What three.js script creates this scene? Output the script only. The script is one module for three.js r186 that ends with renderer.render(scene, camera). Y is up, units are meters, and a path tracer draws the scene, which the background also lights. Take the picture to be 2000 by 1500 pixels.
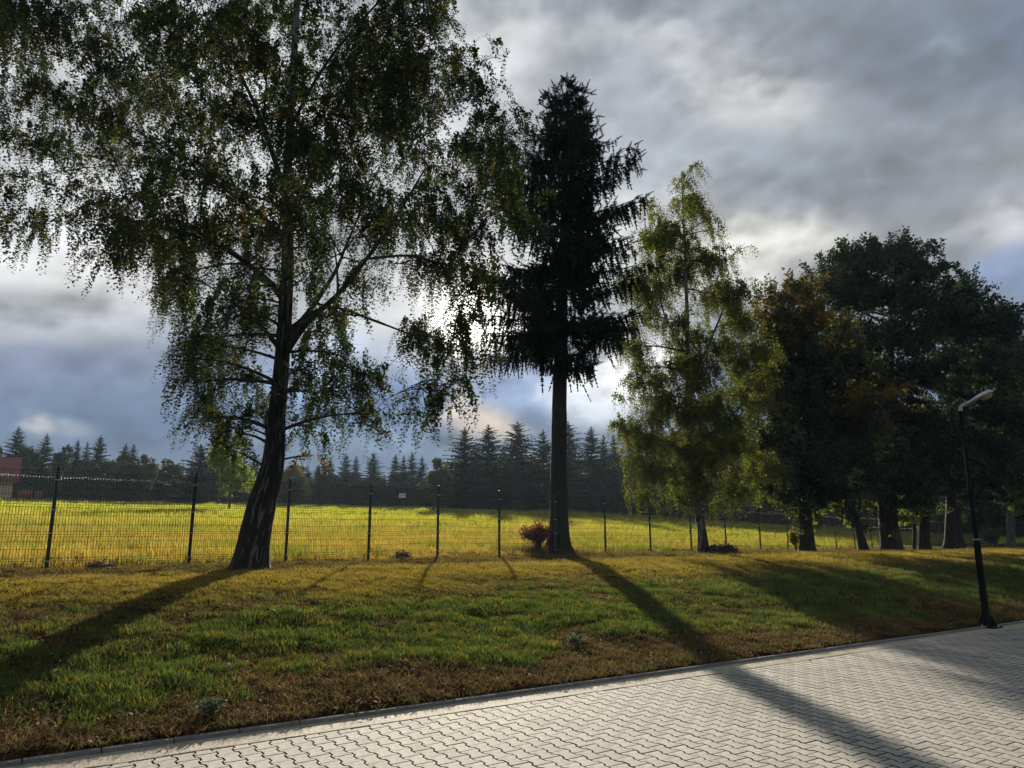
import * as THREE from 'three';
import { ImprovedNoise } from 'three/addons/math/ImprovedNoise.js';
import { mergeGeometries } from 'three/addons/utils/BufferGeometryUtils.js';
import { RoundedBoxGeometry } from 'three/addons/geometries/RoundedBoxGeometry.js';

// ------------------------------------------------------------------ camera, sky, sun, exposure
const scene = new THREE.Scene();
const EYE = 1.6, F = 1440, PITCH = Math.atan(296 / 1440), EXPOSURE = 2.1;
const camera = new THREE.PerspectiveCamera(2 * Math.atan(750 / F) * 180 / Math.PI, 4 / 3, 0.1, 4000);
camera.position.set(0, EYE, 0); camera.rotation.x = PITCH;
const renderer = new THREE.WebGLRenderer({ antialias: true });
renderer.setSize(1024, 768);
renderer.toneMapping = THREE.LinearToneMapping; renderer.toneMappingExposure = EXPOSURE;
renderer.shadowMap.enabled = true;
const cp = Math.cos(PITCH), sp = Math.sin(PITCH), V = (x, y, z) => new THREE.Vector3(x, y, z);
// direction that a pixel of the 2000 x 1500 photograph looks in, used to lay the place out in metres
function look(px, py) { const a = (px - 1000) / F, b = -(py - 750) / F; return V(a, cp * b + sp, sp * b - cp); }
const atZ = (px, py, z) => { const r = look(px, py), t = z / r.z; return V(r.x * t, EYE + r.y * t, z); };
const SUN = look(918, 645).normalize();
const sun = new THREE.DirectionalLight(new THREE.Color(1, 0.9, 0.74), 5);
sun.position.copy(SUN).multiplyScalar(120); sun.castShadow = true; sun.shadow.radius = 1.6;
sun.shadow.mapSize.set(4096, 4096);
Object.assign(sun.shadow.camera, { left: -60, right: 60, top: 40, bottom: -30, near: 1, far: 260 });
scene.add(sun);
scene.fog = new THREE.FogExp2(new THREE.Color(0.68, 0.86, 1), 0.00042);

const PN = new ImprovedNoise();
const noise = (x, y, z = 0) => PN.noise(x, y, z);
function fbm(x, y, z, o) { let s = 0, a = 0.5; for (let i = 0; i < o; i++) { s += a * PN.noise(x, y, z); x *= 2.03; y *= 2.03; z *= 2.03; a *= 0.5; } return s; }
const clamp = (x, a = 0, b = 1) => Math.min(b, Math.max(a, x));
const sstep = (a, b, x) => { const t = clamp((x - a) / (b - a)); return t * t * (3 - 2 * t); };
const lerp = (a, b, t) => a + (b - a) * t;
function rngOf(seed) { let a = seed >>> 0; return () => { a = (a + 0x6D2B79F5) | 0; let t = Math.imul(a ^ (a >>> 15), 1 | a); t = (t + Math.imul(t ^ (t >>> 7), 61 | t)) ^ t; return ((t ^ (t >>> 14)) >>> 0) / 4294967296; }; }
function table(t, x) { if (x <= t[0][0]) return t[0][1]; for (let i = 1; i < t.length; i++) if (x <= t[i][0]) return lerp(t[i - 1][1], t[i][1], (x - t[i - 1][0]) / (t[i][0] - t[i - 1][0])); return t[t.length - 1][1]; }

// cloudy sky: layers by elevation, broken by warped noise, with the lighter and darker clouds where they stand
{
  const lin = (r, g, b) => [r, g, b].map((c) => { c /= 255; return c <= 0.04045 ? c / 12.92 : Math.pow((c + 0.055) / 1.055, 2.4); });
  const layers = [[-2, lin(120, 138, 160)], [2, lin(120, 138, 160)], [6, lin(106, 124, 150)], [10, lin(102, 121, 148)], [13.5, lin(116, 128, 148)], [17, lin(140, 148, 159)], [20, lin(156, 161, 168)], [23, lin(158, 163, 170)], [28, lin(150, 157, 167)], [36, lin(154, 162, 173)], [50, lin(136, 147, 162)], [90, lin(120, 132, 150)]];
  const layer = (e) => { for (let i = 1; i < layers.length; i++) if (e <= layers[i][0]) { const t = clamp((e - layers[i - 1][0]) / (layers[i][0] - layers[i - 1][0])); return layers[i - 1][1].map((c, k) => lerp(c, layers[i][1][k], t)); } return layers[layers.length - 1][1]; };
  // [x, y, rx, ry, colour, strength] in the photograph's own angles
  const marks = [
    [1500, 470, 150, 60, lin(236, 234, 226), 1], [1400, 520, 150, 60, lin(225, 226, 224), 0.8], [1490, 200, 110, 70, lin(206, 208, 208), 0.9], [1330, 90, 130, 50, lin(196, 198, 202), 0.75],
    [1010, 90, 80, 80, lin(206, 208, 210), 0.8], [1180, 60, 130, 40, lin(178, 182, 188), 0.6], [1180, 130, 120, 50, lin(150, 157, 168), 0.8], [1400, 330, 170, 60, lin(142, 149, 159), 0.8], [1650, 350, 230, 70, lin(142, 151, 162), 0.85],
    [1800, 90, 200, 110, lin(122, 132, 150), 0.8], [1990, 40, 150, 120, lin(118, 132, 154), 0.8], [1845, 120, 40, 70, lin(146, 160, 172), 0.6], [1970, 440, 90, 40, lin(206, 206, 210), 0.8], [1990, 545, 70, 50, lin(122, 144, 182), 0.6], [1800, 430, 120, 50, lin(146, 150, 158), 0.7],
    [80, 540, 170, 50, lin(226, 227, 226), 0.9], [250, 540, 120, 70, lin(230, 230, 230), 0.8], [60, 600, 150, 30, lin(152, 157, 165), 0.85], [90, 660, 160, 26, lin(176, 180, 186), 0.7], [120, 740, 220, 50, lin(106, 119, 146), 0.9], [230, 830, 200, 50, lin(98, 117, 144), 0.8], [60, 470, 60, 60, lin(205, 208, 210), 0.7],
    [88, 852, 22, 14, lin(186, 186, 186), 0.7], [150, 860, 30, 14, lin(150, 160, 172), 0.6],
    [620, 760, 200, 60, lin(132, 152, 182), 0.8], [770, 800, 130, 60, lin(118, 142, 178), 0.9], [1040, 760, 80, 46, lin(124, 149, 186), 0.9], [930, 830, 60, 26, lin(226, 208, 188), 0.65], [985, 850, 40, 18, lin(222, 204, 182), 0.55], [905, 790, 22, 40, lin(224, 214, 204), 0.7],
    [1180, 770, 90, 60, lin(206, 214, 224), 0.9], [1250, 720, 90, 70, lin(240, 240, 238), 0.9], [700, 880, 200, 24, lin(150, 172, 196), 0.7],
    [300, 250, 420, 260, lin(214, 216, 218), 0.85], [750, 200, 250, 250, lin(190, 194, 198), 0.7],
  ];
  const W = 3072, H = 1536, data = new Float32Array(W * H * 4);
  for (let row = 0; row < H; row++) {
    const up = ((row + 0.5) / H - 0.5) * Math.PI, y = Math.sin(up);
    for (let col = 0; col < W; col++) {
      const o = (row * W + col) * 4;
      const rd = ((col + 0.5) / W - 0.5) * 2 * Math.PI, x = Math.cos(rd) * Math.cos(up), z = Math.sin(rd) * Math.cos(up);
      if (y < -0.02) { data[o] = 0.2 / EXPOSURE; data[o + 1] = 0.22 / EXPOSURE; data[o + 2] = 0.25 / EXPOSURE; data[o + 3] = 1; continue; }
      const w1 = fbm(x * 2.2 + 3.1, y * 3.6, z * 2.2 + 7.7, 3), w2 = fbm(x * 2.2 - 5.2, y * 3.6 + 4, z * 2.2 + 1.3, 3);
      const d = fbm(x * 4.2 + w1 * 0.8, y * 7 + w2 * 0.8, z * 4.2 + 5.5, 5), b1 = Math.abs(fbm(x * 9 + d * 0.5, y * 14 + w1 * 0.5, z * 9 + 1.5, 4)), d2 = 0.24 - 1.3 * b1 + 0.5 * fbm(x * 26 + w2, y * 36, z * 26 + d, 4), e = up * 180 / Math.PI;
      const c = layer(e + w1 * 4 + d * 2).slice(), dark = clamp(1 + d * 0.8 + d2 * 0.55, 0.5, 1.6);
      for (let i = 0; i < 3; i++) c[i] *= dark;
      const fz = cp * -z + sp * y;                     // depth along the line of sight
      if (fz > 0.25) {
        const vx = x / fz * F + 1000 + w1 * 70 + d * 70 + d2 * 45, vy = 750 - (cp * y - sp * -z) / fz * F + w2 * 45 + d * 50 + d2 * 35;
        for (const m of marks) {
          const q = ((vx - m[0]) / m[2]) ** 2 + ((vy - m[1]) / m[3]) ** 2;
          if (q > 5) continue;
          const t = m[5] * sstep(-0.1, 1.15, Math.exp(-q * 0.7) * (1 + d * 1.3 + d2 * 1.2)), f = clamp(1 + d * 0.95 + d2 * 0.75, 0.55, 1.7);
          for (let i = 0; i < 3; i++) c[i] = lerp(c[i], m[4][i] * f, t);
        }
      }
      const ang = Math.acos(clamp(x * SUN.x + y * SUN.y + z * SUN.z, -1, 1)) * 180 / Math.PI;
      const veil = clamp(1 + d * 1.6, 0.35, 1.8), g = (7 * Math.exp(-((ang / 2.0) ** 2)) + 1.05 * Math.exp(-((ang / 4.3) ** 2)) + 0.34 * Math.exp(-ang / 11)) * veil * sstep(10.2, 16.5, e + d * 5);
      data[o] = (c[0] + g) / EXPOSURE; data[o + 1] = (c[1] + g * 0.95) / EXPOSURE; data[o + 2] = (c[2] + g * 0.87) / EXPOSURE; data[o + 3] = 1;
    }
  }
  const t = new THREE.DataTexture(data, W, H, THREE.RGBAFormat, THREE.FloatType);
  t.mapping = THREE.EquirectangularReflectionMapping; t.magFilter = t.minFilter = THREE.LinearFilter; t.needsUpdate = true;
  scene.background = t; scene.environment = t;
}

// ------------------------------------------------------------------ helpers
const taken = {};
function numbered(n) { const k = taken[n] = (taken[n] ?? -1) + 1; return k ? n + '_' + String(k).padStart(3, '0') : n; }
function tag(o, label, category, group, kind) { const u = {}; if (label) u.label = label; if (category) u.category = category; if (group) u.group = group; if (kind) u.kind = kind; o.userData = u; return o; }
function thing(name, label, category, pos, group) { const g = new THREE.Group(); g.name = numbered(name); g.position.copy(pos); scene.add(g); return tag(g, label, category, group); }
function part(name, geo, mat, parent, kind) { const m = new THREE.Mesh(geo, mat); m.name = name; m.castShadow = m.receiveShadow = true; if (kind) m.userData = { kind }; parent.add(m); return m; }
function struct(name, geo, mat) { const m = part(name, geo, mat, scene); m.userData = { kind: 'structure' }; return m; }
const std = (o) => new THREE.MeshStandardMaterial(o);
const rgb = (r, g, b) => new THREE.Color().setRGB(r, g, b);
const leafMat = (r, g, b, tr = 0.45, name = 'leaf') => new THREE.MeshPhysicalMaterial({ name, color: rgb(r, g, b), roughness: 0.95, specularIntensity: 0.35, transmission: tr, thickness: 0, side: THREE.DoubleSide });
function dataTex(w, h, fn, srgb, rx = 1, ry = 1) {
  const d = new Uint8Array(w * h * 4);
  for (let y = 0; y < h; y++) for (let x = 0; x < w; x++) { const c = fn(x / w, y / h), o = (y * w + x) * 4; for (let i = 0; i < 3; i++) d[o + i] = clamp(c[i]) * 255; d[o + 3] = 255; }
  const t = new THREE.DataTexture(d, w, h); t.wrapS = t.wrapT = THREE.RepeatWrapping; t.magFilter = t.minFilter = THREE.LinearFilter; t.repeat.set(rx, ry);
  if (srgb) t.colorSpace = THREE.SRGBColorSpace; t.needsUpdate = true; return t;
}
// noise that repeats over the unit square
function tnoise(u, v, f, z) { const a = u * Math.PI * 2, b = v * Math.PI * 2, r = f / (2 * Math.PI); return noise(Math.cos(a) * r + z, Math.sin(a) * r + Math.cos(b) * r * 1.01, Math.sin(b) * r + z * 1.7); }
// collects tubes and faces into one geometry
class MB {
  constructor() { this.p = []; this.n = []; this.u = []; this.i = []; this.c = null; }
  vert(x, y, z, nx, ny, nz, u = 0, v = 0) { this.p.push(x, y, z); this.n.push(nx, ny, nz); this.u.push(u, v); return this.p.length / 3 - 1; }
  tri(a, b, c) { this.i.push(a, b, c); }
  // a tapered tube through points; radii per point; bump(angle, t) swells it
  tube(pts, radii, sides = 6, bump, cap = true) {
    let ref = Math.abs(pts[pts.length - 1].y - pts[0].y) > 0.7 * pts[0].distanceTo(pts[pts.length - 1]) ? V(1, 0, 0) : V(0, 1, 0), len = 0, rows = [];
    const T = V(), A = V(), B = V(), N = V();
    for (let k = 0; k < pts.length; k++) {
      T.subVectors(pts[Math.min(k + 1, pts.length - 1)], pts[Math.max(k - 1, 0)]).normalize();
      A.crossVectors(ref, T).normalize(); B.crossVectors(T, A);
      if (k) len += pts[k].distanceTo(pts[k - 1]);
      const row = [];
      for (let s = 0; s <= sides; s++) {
        const a = s / sides * Math.PI * 2, r = radii[k] * (bump ? bump(s === sides ? 0 : a, len, k / (pts.length - 1)) : 1);
        N.copy(A).multiplyScalar(Math.cos(a)).addScaledVector(B, Math.sin(a));
        row.push(this.vert(pts[k].x + N.x * r, pts[k].y + N.y * r, pts[k].z + N.z * r, N.x, N.y, N.z, s / sides, len));
      }
      rows.push(row);
    }
    for (let k = 1; k < rows.length; k++) for (let s = 0; s < sides; s++) { const a = rows[k - 1][s], b = rows[k - 1][s + 1], c = rows[k][s], d = rows[k][s + 1]; this.i.push(a, b, d, a, d, c); }
    if (cap) for (const [row, flip] of [[rows[0], 1], [rows[rows.length - 1], 0]]) for (let s = 1; s < sides - 1; s++) flip ? this.tri(row[0], row[s + 1], row[s]) : this.tri(row[0], row[s], row[s + 1]);
  }
  quad(a, b, c, d, nrm) { const n = nrm || V().subVectors(b, a).cross(V().subVectors(d, a)).normalize(); const q = [a, b, c, d].map((p) => this.vert(p.x, p.y, p.z, n.x, n.y, n.z)); this.i.push(q[0], q[1], q[2], q[0], q[2], q[3]); }
  geo(recompute) {
    const g = new THREE.BufferGeometry();
    g.setAttribute('position', new THREE.Float32BufferAttribute(this.p, 3)); g.setAttribute('normal', new THREE.Float32BufferAttribute(this.n, 3)); g.setAttribute('uv', new THREE.Float32BufferAttribute(this.u, 2));
    g.setIndex(this.i); if (recompute) g.computeVertexNormals(); return g;
  }
}
const smooth = (pts, n) => new THREE.CatmullRomCurve3(pts, false, 'catmullrom', 0.5).getPoints(n);
// copies of a small geometry: place() then build()
class Copies {
  constructor() { this.m = []; this.c = []; this.M = new THREE.Matrix4(); this.Q = new THREE.Quaternion(); this.E = new THREE.Euler(); this.S = V(1, 1, 1); this.Y = V(0, 1, 0); this.D = V(); this.R = new THREE.Quaternion(); }
  euler(p, rx, ry, rz, sx, sy, sz, col) { this.M.compose(p, this.Q.setFromEuler(this.E.set(rx, ry, rz, 'YXZ')), this.S.set(sx, sy, sz)); this.m.push(...this.M.elements); this.c.push(...col); }
  along(p, dir, roll, s, col, sy = s) { this.Q.setFromUnitVectors(this.Y, this.D.copy(dir).normalize()); this.R.setFromAxisAngle(this.Y, roll); this.Q.multiply(this.R); this.M.compose(p, this.Q, this.S.set(s, sy, s)); this.m.push(...this.M.elements); this.c.push(...col); }
  get count() { return this.m.length / 16; }
  build(name, geo, mat, parent, kind = 'stuff') {
    const o = new THREE.InstancedMesh(geo, mat, this.count); o.name = name; o.instanceMatrix.array.set(this.m);
    o.instanceColor = new THREE.InstancedBufferAttribute(new Float32Array(this.c), 3); o.castShadow = o.receiveShadow = true; o.userData = { kind }; parent.add(o); return o;
  }
}

// ------------------------------------------------------------------ lie of the land
const KX = 0.832, KZ = -0.555, NX = -0.555, NZ = -0.832, KERB = 6.7;         // along the kerb, and across it towards the fence
const ground2 = (s, n) => [KX * s + NX * n, KZ * s + NZ * n];
const sOf = (x, z) => x * KX + z * KZ, nOf = (x, z) => x * NX + z * NZ;
const fenceN = (s) => 16.9 + (s - 0.63) * 0.19;
const farTable = [[-70, 5.9], [-34, 5.9], [-17, 5.7], [0, 5.4], [9.6, 4.7], [18.8, 3.3], [27, 2.2], [34, 1.8], [50, 1.4]].map(([a, h]) => [a, h]);
function height(x, z) {
  const s = sOf(x, z), n = nOf(x, z);
  if (n < KERB) return -0.07;
  const fn = fenceN(s), crest = 0.97 - 0.13 * sstep(18, 42, s);
  const lump = 0.022 * noise(x * 4.3, z * 4.3, 6) + 0.03 * noise(x * 1.3, z * 1.3, 3) + 0.05 * noise(x * 0.4, z * 0.4, 8);
  if (n <= fn) { const u = (n - KERB) / (fn - KERB); return 0.05 + (crest - 0.05) * (0.75 * sstep(-0.12, 0.68, u) + 0.25 * u - 0.04 * (1 - u)) + lump * sstep(0, 0.12, u); }
  const r = Math.hypot(x, z), az = Math.atan2(x, -z) * 180 / Math.PI;
  const k = 110 / r, fx = x * k, fz = z * k, span = Math.max(nOf(fx, fz) - fenceN(sOf(fx, fz)), 12);
  const c = clamp((table(farTable, az) - crest) / span, 0, 0.075), g = (n - fn) * Math.min(1, 125 / Math.max(r, 1));
  return crest + c * g + lump + 0.22 * sstep(6, 30, n - fn) * noise(x * 0.09, z * 0.09, 1) + 0.05 * noise(x * 0.5, z * 0.5, 5);
}
const onGround = (px, z) => { const x = (px - 1000) / F * -z * (1 / cp) * 0.985; let p = V(x, 0, z); for (let i = 0; i < 8; i++) { p.y = height(p.x, z); const q = (p.y - EYE) * sp + -z * cp; p.x = (px - 1000) / F * q; } return p; };
// colour of the turf and litter, and how much grass stands there
function cover(x, z) {
  const s = sOf(x, z), n = nOf(x, z), fn = fenceN(s), u = (n - KERB) / (fn - KERB);
  const a = fbm(x * 0.45, z * 0.45, 4.2, 4), b = fbm(x * 1.6, z * 1.6, 9.1, 3);
  if (u > 1.02) {
    const g = n - fn, dry = clamp(0.5 + 1.3 * fbm(x * 0.12, z * 0.2, 2.2, 3) + 1.3 * fbm(x * 0.6, z * 0.8, 6.2, 2) + 0.9 * b - 0.25 * sstep(20, 60, g));
    return { kind: 'meadow', dry, green: 1 - dry, u, g, bare: 0 };
  }
  const left = sstep(7, -2, s), v = u + a * 0.15 + b * 0.07, vt = v + 0.1 * left;
  let green = sstep(0.07, 0.145, v) * (1 - sstep(0.36, 0.48, vt)) + 0.4 * sstep(0.4, 0.5, vt) * (1 - sstep(0.62, 0.74, v));
  green = clamp(green * (0.78 + b * 1.6 + a * 0.9), 0, 1);
  const path = Math.exp(-(((u - 0.86) / 0.12) ** 2)), edge = 1 - sstep(0.0, 0.1, v);
  return { kind: 'bank', green, dry: 1 - green, u, g: 0, bare: clamp(path * (0.6 + b * 1.5) + edge * (0.45 + b) + 1.4 * Math.max(0, b - 0.1 + 0.3 * a), 0, 1), yellow: sstep(0.38, 0.6, v) * (1 - 0.75 * sstep(0.72, 0.84, u)) };
}
const grain = dataTex(512, 512, (u, v) => { const k = 0.74 + 0.5 * tnoise(u, v, 60, 3) + 0.45 * tnoise(u, v, 130, 7) + 0.25 * tnoise(u, v, 18, 1); return [k, k, k]; }, true);
const grainBump = dataTex(512, 512, (u, v) => { const k = 0.5 + 0.4 * tnoise(u, v, 40, 5) + 0.5 * tnoise(u, v, 110, 2); return [k, k, k]; }, false);
{
  const axis = (lo, a, b, step, grow, hi) => { const r = []; let x = a, d = step; while (x > lo) { d *= grow; x -= d; r.unshift(Math.max(x, lo)); } for (x = a; x < b; x += step) r.push(x); d = step; while (x < hi) { r.push(x); d *= grow; x += d; } r.push(hi); return r; };
  const S = axis(-1500, -7, 34, 0.22, 1.09, 1600), N = [-300, -60, -20, 0, 4, 6.2, 6.69, ...axis(6.71, 6.72, 23, 0.16, 1.05, 1500).slice(1)];
  const P = [], C = [], U = [], I = [];
  for (const n of N) for (const s of S) {
    const [x, z] = ground2(s, n), k = cover(x, z), y = height(x, z); P.push(x, y, z); U.push(x / 1.7, z / 1.7);
    let c;
    if (k.kind === 'meadow') c = [lerp(0.15, 0.26, k.dry), lerp(0.15, 0.17, k.dry), lerp(0.012, 0.018, k.dry)];
    else { const d = [0.075, 0.042, 0.018], gr = [0.03, 0.042, 0.011], ye = [0.15, 0.11, 0.03]; c = d.map((q, i) => lerp(lerp(q, ye[i], k.yellow * 0.7 * (1 - k.bare)), gr[i], k.green)); }
    C.push(...c);
  }
  for (let a = 1; a < N.length; a++) for (let b = 1; b < S.length; b++) { const q = (a - 1) * S.length + b - 1, w = q + S.length; I.push(q, w, q + 1, q + 1, w, w + 1); }
  const g = new THREE.BufferGeometry(); g.setAttribute('position', new THREE.Float32BufferAttribute(P, 3)); g.setAttribute('color', new THREE.Float32BufferAttribute(C, 3)); g.setAttribute('uv', new THREE.Float32BufferAttribute(U, 2)); g.setIndex(I.map((_, i) => I[i - i % 3 + [0, 2, 1][i % 3]])); g.computeVertexNormals();
  if (g.attributes.normal.getY(5) < 0) { g.setIndex(I); g.computeVertexNormals(); }
  struct('ground', g, new THREE.MeshPhysicalMaterial({ name: 'turf_soil', specularIntensity: 0, vertexColors: true, map: grain, bumpMap: grainBump, bumpScale: 0.03, roughness: 1, side: THREE.DoubleSide }));
}

// ------------------------------------------------------------------ paved parking area, gutter strip, kerb
const TURN = Math.atan2(-KZ, KX);
const concrete = dataTex(512, 512, (u, v) => { const k = 0.86 + 0.3 * tnoise(u, v, 90, 2) + 0.24 * tnoise(u, v, 200, 4) + 0.12 * tnoise(u, v, 9, 6), d = tnoise(u, v, 150, 12) > 0.42 ? 0.72 : 1; return [k * d, k * d * 0.985, k * d * 0.955]; }, true);
const concreteBump = dataTex(512, 512, (u, v) => { const k = 0.5 + 0.5 * tnoise(u, v, 170, 9) + 0.3 * tnoise(u, v, 60, 3); return [k, k, k]; }, false);
{
  const paving = thing('paved_parking_area', null, null, V(0, 0, 0)); paving.userData = { kind: 'structure' };
  const bed = new MB(), c4 = [[-14, -14], [60, -14], [60, KERB - 0.02], [-14, KERB - 0.02]].map(([s, n]) => { const [x, z] = ground2(s, n); return V(x, -0.016, z); });
  bed.quad(c4[0], c4[1], c4[2], c4[3], V(0, 1, 0));
  part('joint_sand', bed.geo(), std({ name: 'joint_sand', color: rgb(0.07, 0.058, 0.04), roughness: 1, side: THREE.DoubleSide }), paving);
  // one double-T block: waist and flared ends, chamfered rim
  const shape = (g) => { const w = 0.0825 - g, m = 0.0575 - g, L = 0.1 - g * 0.8; return [[-L, -w], [-0.066, -w], [-0.036, -m], [0.036, -m], [0.066, -w], [L, -w], [L, w], [0.066, w], [0.036, m], [-0.036, m], [-0.066, w], [-L, w]]; };
  const blockGeo = (ch) => {
    const top = shape(0.0034 + ch), rim = shape(0.0034), m = new MB(), q = top.length;
    const faces = THREE.ShapeUtils.triangulateShape(top.map(([a, b]) => new THREE.Vector2(a, b)), []);
    const put = ([a, b], y, n) => m.vert(b, y, a, n[0], n[1], n[2], b * 2.2, a * 2.2);
    const t = top.map((p) => put(p, 0, [0, 1, 0]));
    for (const f of faces) m.tri(t[f[0]], t[f[1]], t[f[2]]);
    for (let i = 0; i < q; i++) {
      const j = (i + 1) % q, da = rim[j][0] - rim[i][0], db = rim[j][1] - rim[i][1], l = Math.hypot(da, db), nx = -da / l, nz = db / l;
      const n1 = [nx * 0.7, 0.7, nz * 0.7], n2 = [nx, 0, nz];
      let a = put(top[i], 0, n1), b = put(top[j], 0, n1), c = put(rim[j], -ch, n1), d = put(rim[i], -ch, n1); m.i.push(a, b, c, a, c, d);
      a = put(rim[i], -ch, n2); b = put(rim[j], -ch, n2); c = put(rim[j], -0.05, n2); d = put(rim[i], -0.05, n2); m.i.push(a, b, c, a, c, d);
    }
    const g = m.geo(); return g;
  };
  const geos = [0.003, 0.004, 0.0035].map(blockGeo);
  const pm = (k) => new THREE.MeshPhysicalMaterial({ name: 'concrete_block', color: rgb(0.465 * k, 0.445 * k, 0.4 * k), map: concrete, bumpMap: concreteBump, bumpScale: 0.0025, roughness: 0.86, specularIntensity: 0.8, side: THREE.DoubleSide });
  const mats = [0.9, 0.97, 1.03, 1.1, 0.8].map(pm), base = pm(1), R = rngOf(5), spots = [];
  const rows = Math.floor((KERB - 0.4 + 6) / 0.2);
  for (let i = -70; i < 260; i++) for (let j = 0; j < rows; j++) {
    const s = i * 0.14, n = KERB - 0.38 - j * 0.2 + (i & 1 ? 0.1 : 0), [x, z] = ground2(s, n);
    if (z > 1 && Math.hypot(x, z) > 9) { R(); continue; }
    const wear = fbm(x * 0.6, z * 0.6, 1.5, 3), tone = (1 + (R() - 0.5) * 0.2 + wear * 0.3) * (R() < 0.035 ? 0.8 : 1);
    const depth = -z * cp, px = x / depth * F + 1000, py = 750 + (EYE * cp + z * -sp * 0 - (-z) * sp * 1 + 0) / depth * F; // rough place in the view
    spots.push({ x, z, tone, tip: (R() - 0.5) * 0.012, tip2: (R() - 0.5) * 0.012, y: (R() - 0.5) * 0.003, d: Math.hypot(x, z), seen: depth > 4.5 && px > -30 && px < 2030 && z < -5.3 });
  }
  spots.sort((a, b) => (b.seen - a.seen) || a.d - b.d);
  const rest = new Copies();
  spots.forEach((p, k) => {
    if (k < 300) { const m = part(k ? 'paver_' + String(k).padStart(3, '0') : 'paver', geos[k % 3], mats[p.tone < 0.86 ? 4 : clamp(Math.round((p.tone - 0.92) / 0.06), 0, 3)], paving); m.position.set(p.x, p.y, p.z); m.rotation.set(p.tip, TURN, p.tip2, 'YXZ'); }
    else rest.euler(V(p.x, p.y, p.z), p.tip, TURN, p.tip2, 1, 1, 1, [p.tone, p.tone, p.tone]);
  });
  rest.build('paver_field', geos[0], base, paving);
  // poured strip beside the kerb
  const strip = new MB(), Rs = 220;
  for (let k = 0; k <= Rs; k++) { const s = -14 + k * 74 / Rs, inn = KERB - 0.375 - 0.03 * noise(s * 1.7, 2) - 0.015 * noise(s * 7, 4); for (const [n, y] of [[inn, -0.03], [inn + 0.008, 0.005], [KERB - 0.06, 0.008]]) { const [x, z] = ground2(s, n); strip.vert(x, y + 0.002 * noise(s * 3, n * 5), z, 0, 1, 0, s / 0.9, n / 0.9); } }
  for (let k = 0; k < Rs; k++) for (let j = 0; j < 2; j++) { const a = k * 3 + j; strip.i.push(a, a + 3, a + 4, a, a + 4, a + 1); }
  struct('gutter_strip', strip.geo(true), std({ name: 'poured_concrete', color: rgb(0.5, 0.44, 0.32), map: concrete, bumpMap: concreteBump, bumpScale: 0.006, roughness: 0.8, side: THREE.DoubleSide }));
  // half-metre edging stones
  const kerb = thing('kerb', null, null, V(0, 0, 0)); kerb.userData = { kind: 'structure' };
  const km = [0.9, 1, 1.1].map((k) => std({ name: 'kerb_concrete', color: rgb(0.29 * k, 0.29 * k, 0.28 * k), map: concrete, bumpMap: concreteBump, bumpScale: 0.004, roughness: 1 }));
  const kg = new RoundedBoxGeometry(0.492, 0.26, 0.06, 1, 0.007);
  for (let k = 0; k < 130; k++) {
    const s = -9 + k * 0.5, [x, z] = ground2(s, KERB - 0.03 + 0.004 * noise(k * 1.7, 1)), m = part(k ? 'kerb_stone_' + String(k).padStart(3, '0') : 'kerb_stone', kg, km[(k * 7) % 3], kerb);
    m.position.set(x, 0.04 - 0.13 + 0.003 * noise(k * 2.3, 5), z); m.rotation.y = TURN + 0.004 * noise(k * 3.1, 9);
  }
}

// ------------------------------------------------------------------ grass, litter
function tuft(seed, blades, h, spread, w, lean) {
  const R = rngOf(seed), m = new MB();
  for (let b = 0; b < blades; b++) {
    const a = R() * 6.283, r = spread * Math.sqrt(R()), x = Math.cos(a) * r, z = Math.sin(a) * r, d = R() * 6.283, hh = h * (0.5 + 0.7 * R()), l = lean * hh * (0.3 + R()), ww = w * (0.6 + 0.7 * R()), f = R() * 6.283, tx = Math.cos(f) * ww, tz = Math.sin(f) * ww, lx = Math.cos(d) * l, lz = Math.sin(d) * l;
    const n = [Math.sin(f) * 0.8, 0.5, -Math.cos(f) * 0.8];
    const q = [[x - tx, 0, z - tz], [x + tx, 0, z + tz], [x + lx * 0.35 - tx * 0.8, hh * 0.6, z + lz * 0.35 - tz * 0.8], [x + lx * 0.35 + tx * 0.8, hh * 0.6, z + lz * 0.35 + tz * 0.8], [x + lx, hh, z + lz]].map((p) => m.vert(p[0], p[1], p[2], n[0], n[1], n[2]));
    m.i.push(q[0], q[1], q[3], q[0], q[3], q[2], q[2], q[3], q[4]);
  }
  return m.geo(true);
}
const HAY = leafMat(1, 1, 1, 0.7, 'meadow_blade');
const GRASS = Object.assign(leafMat(1, 1, 1, 0.5, 'grass_blade'), { specularIntensity: 0.35 });
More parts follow.
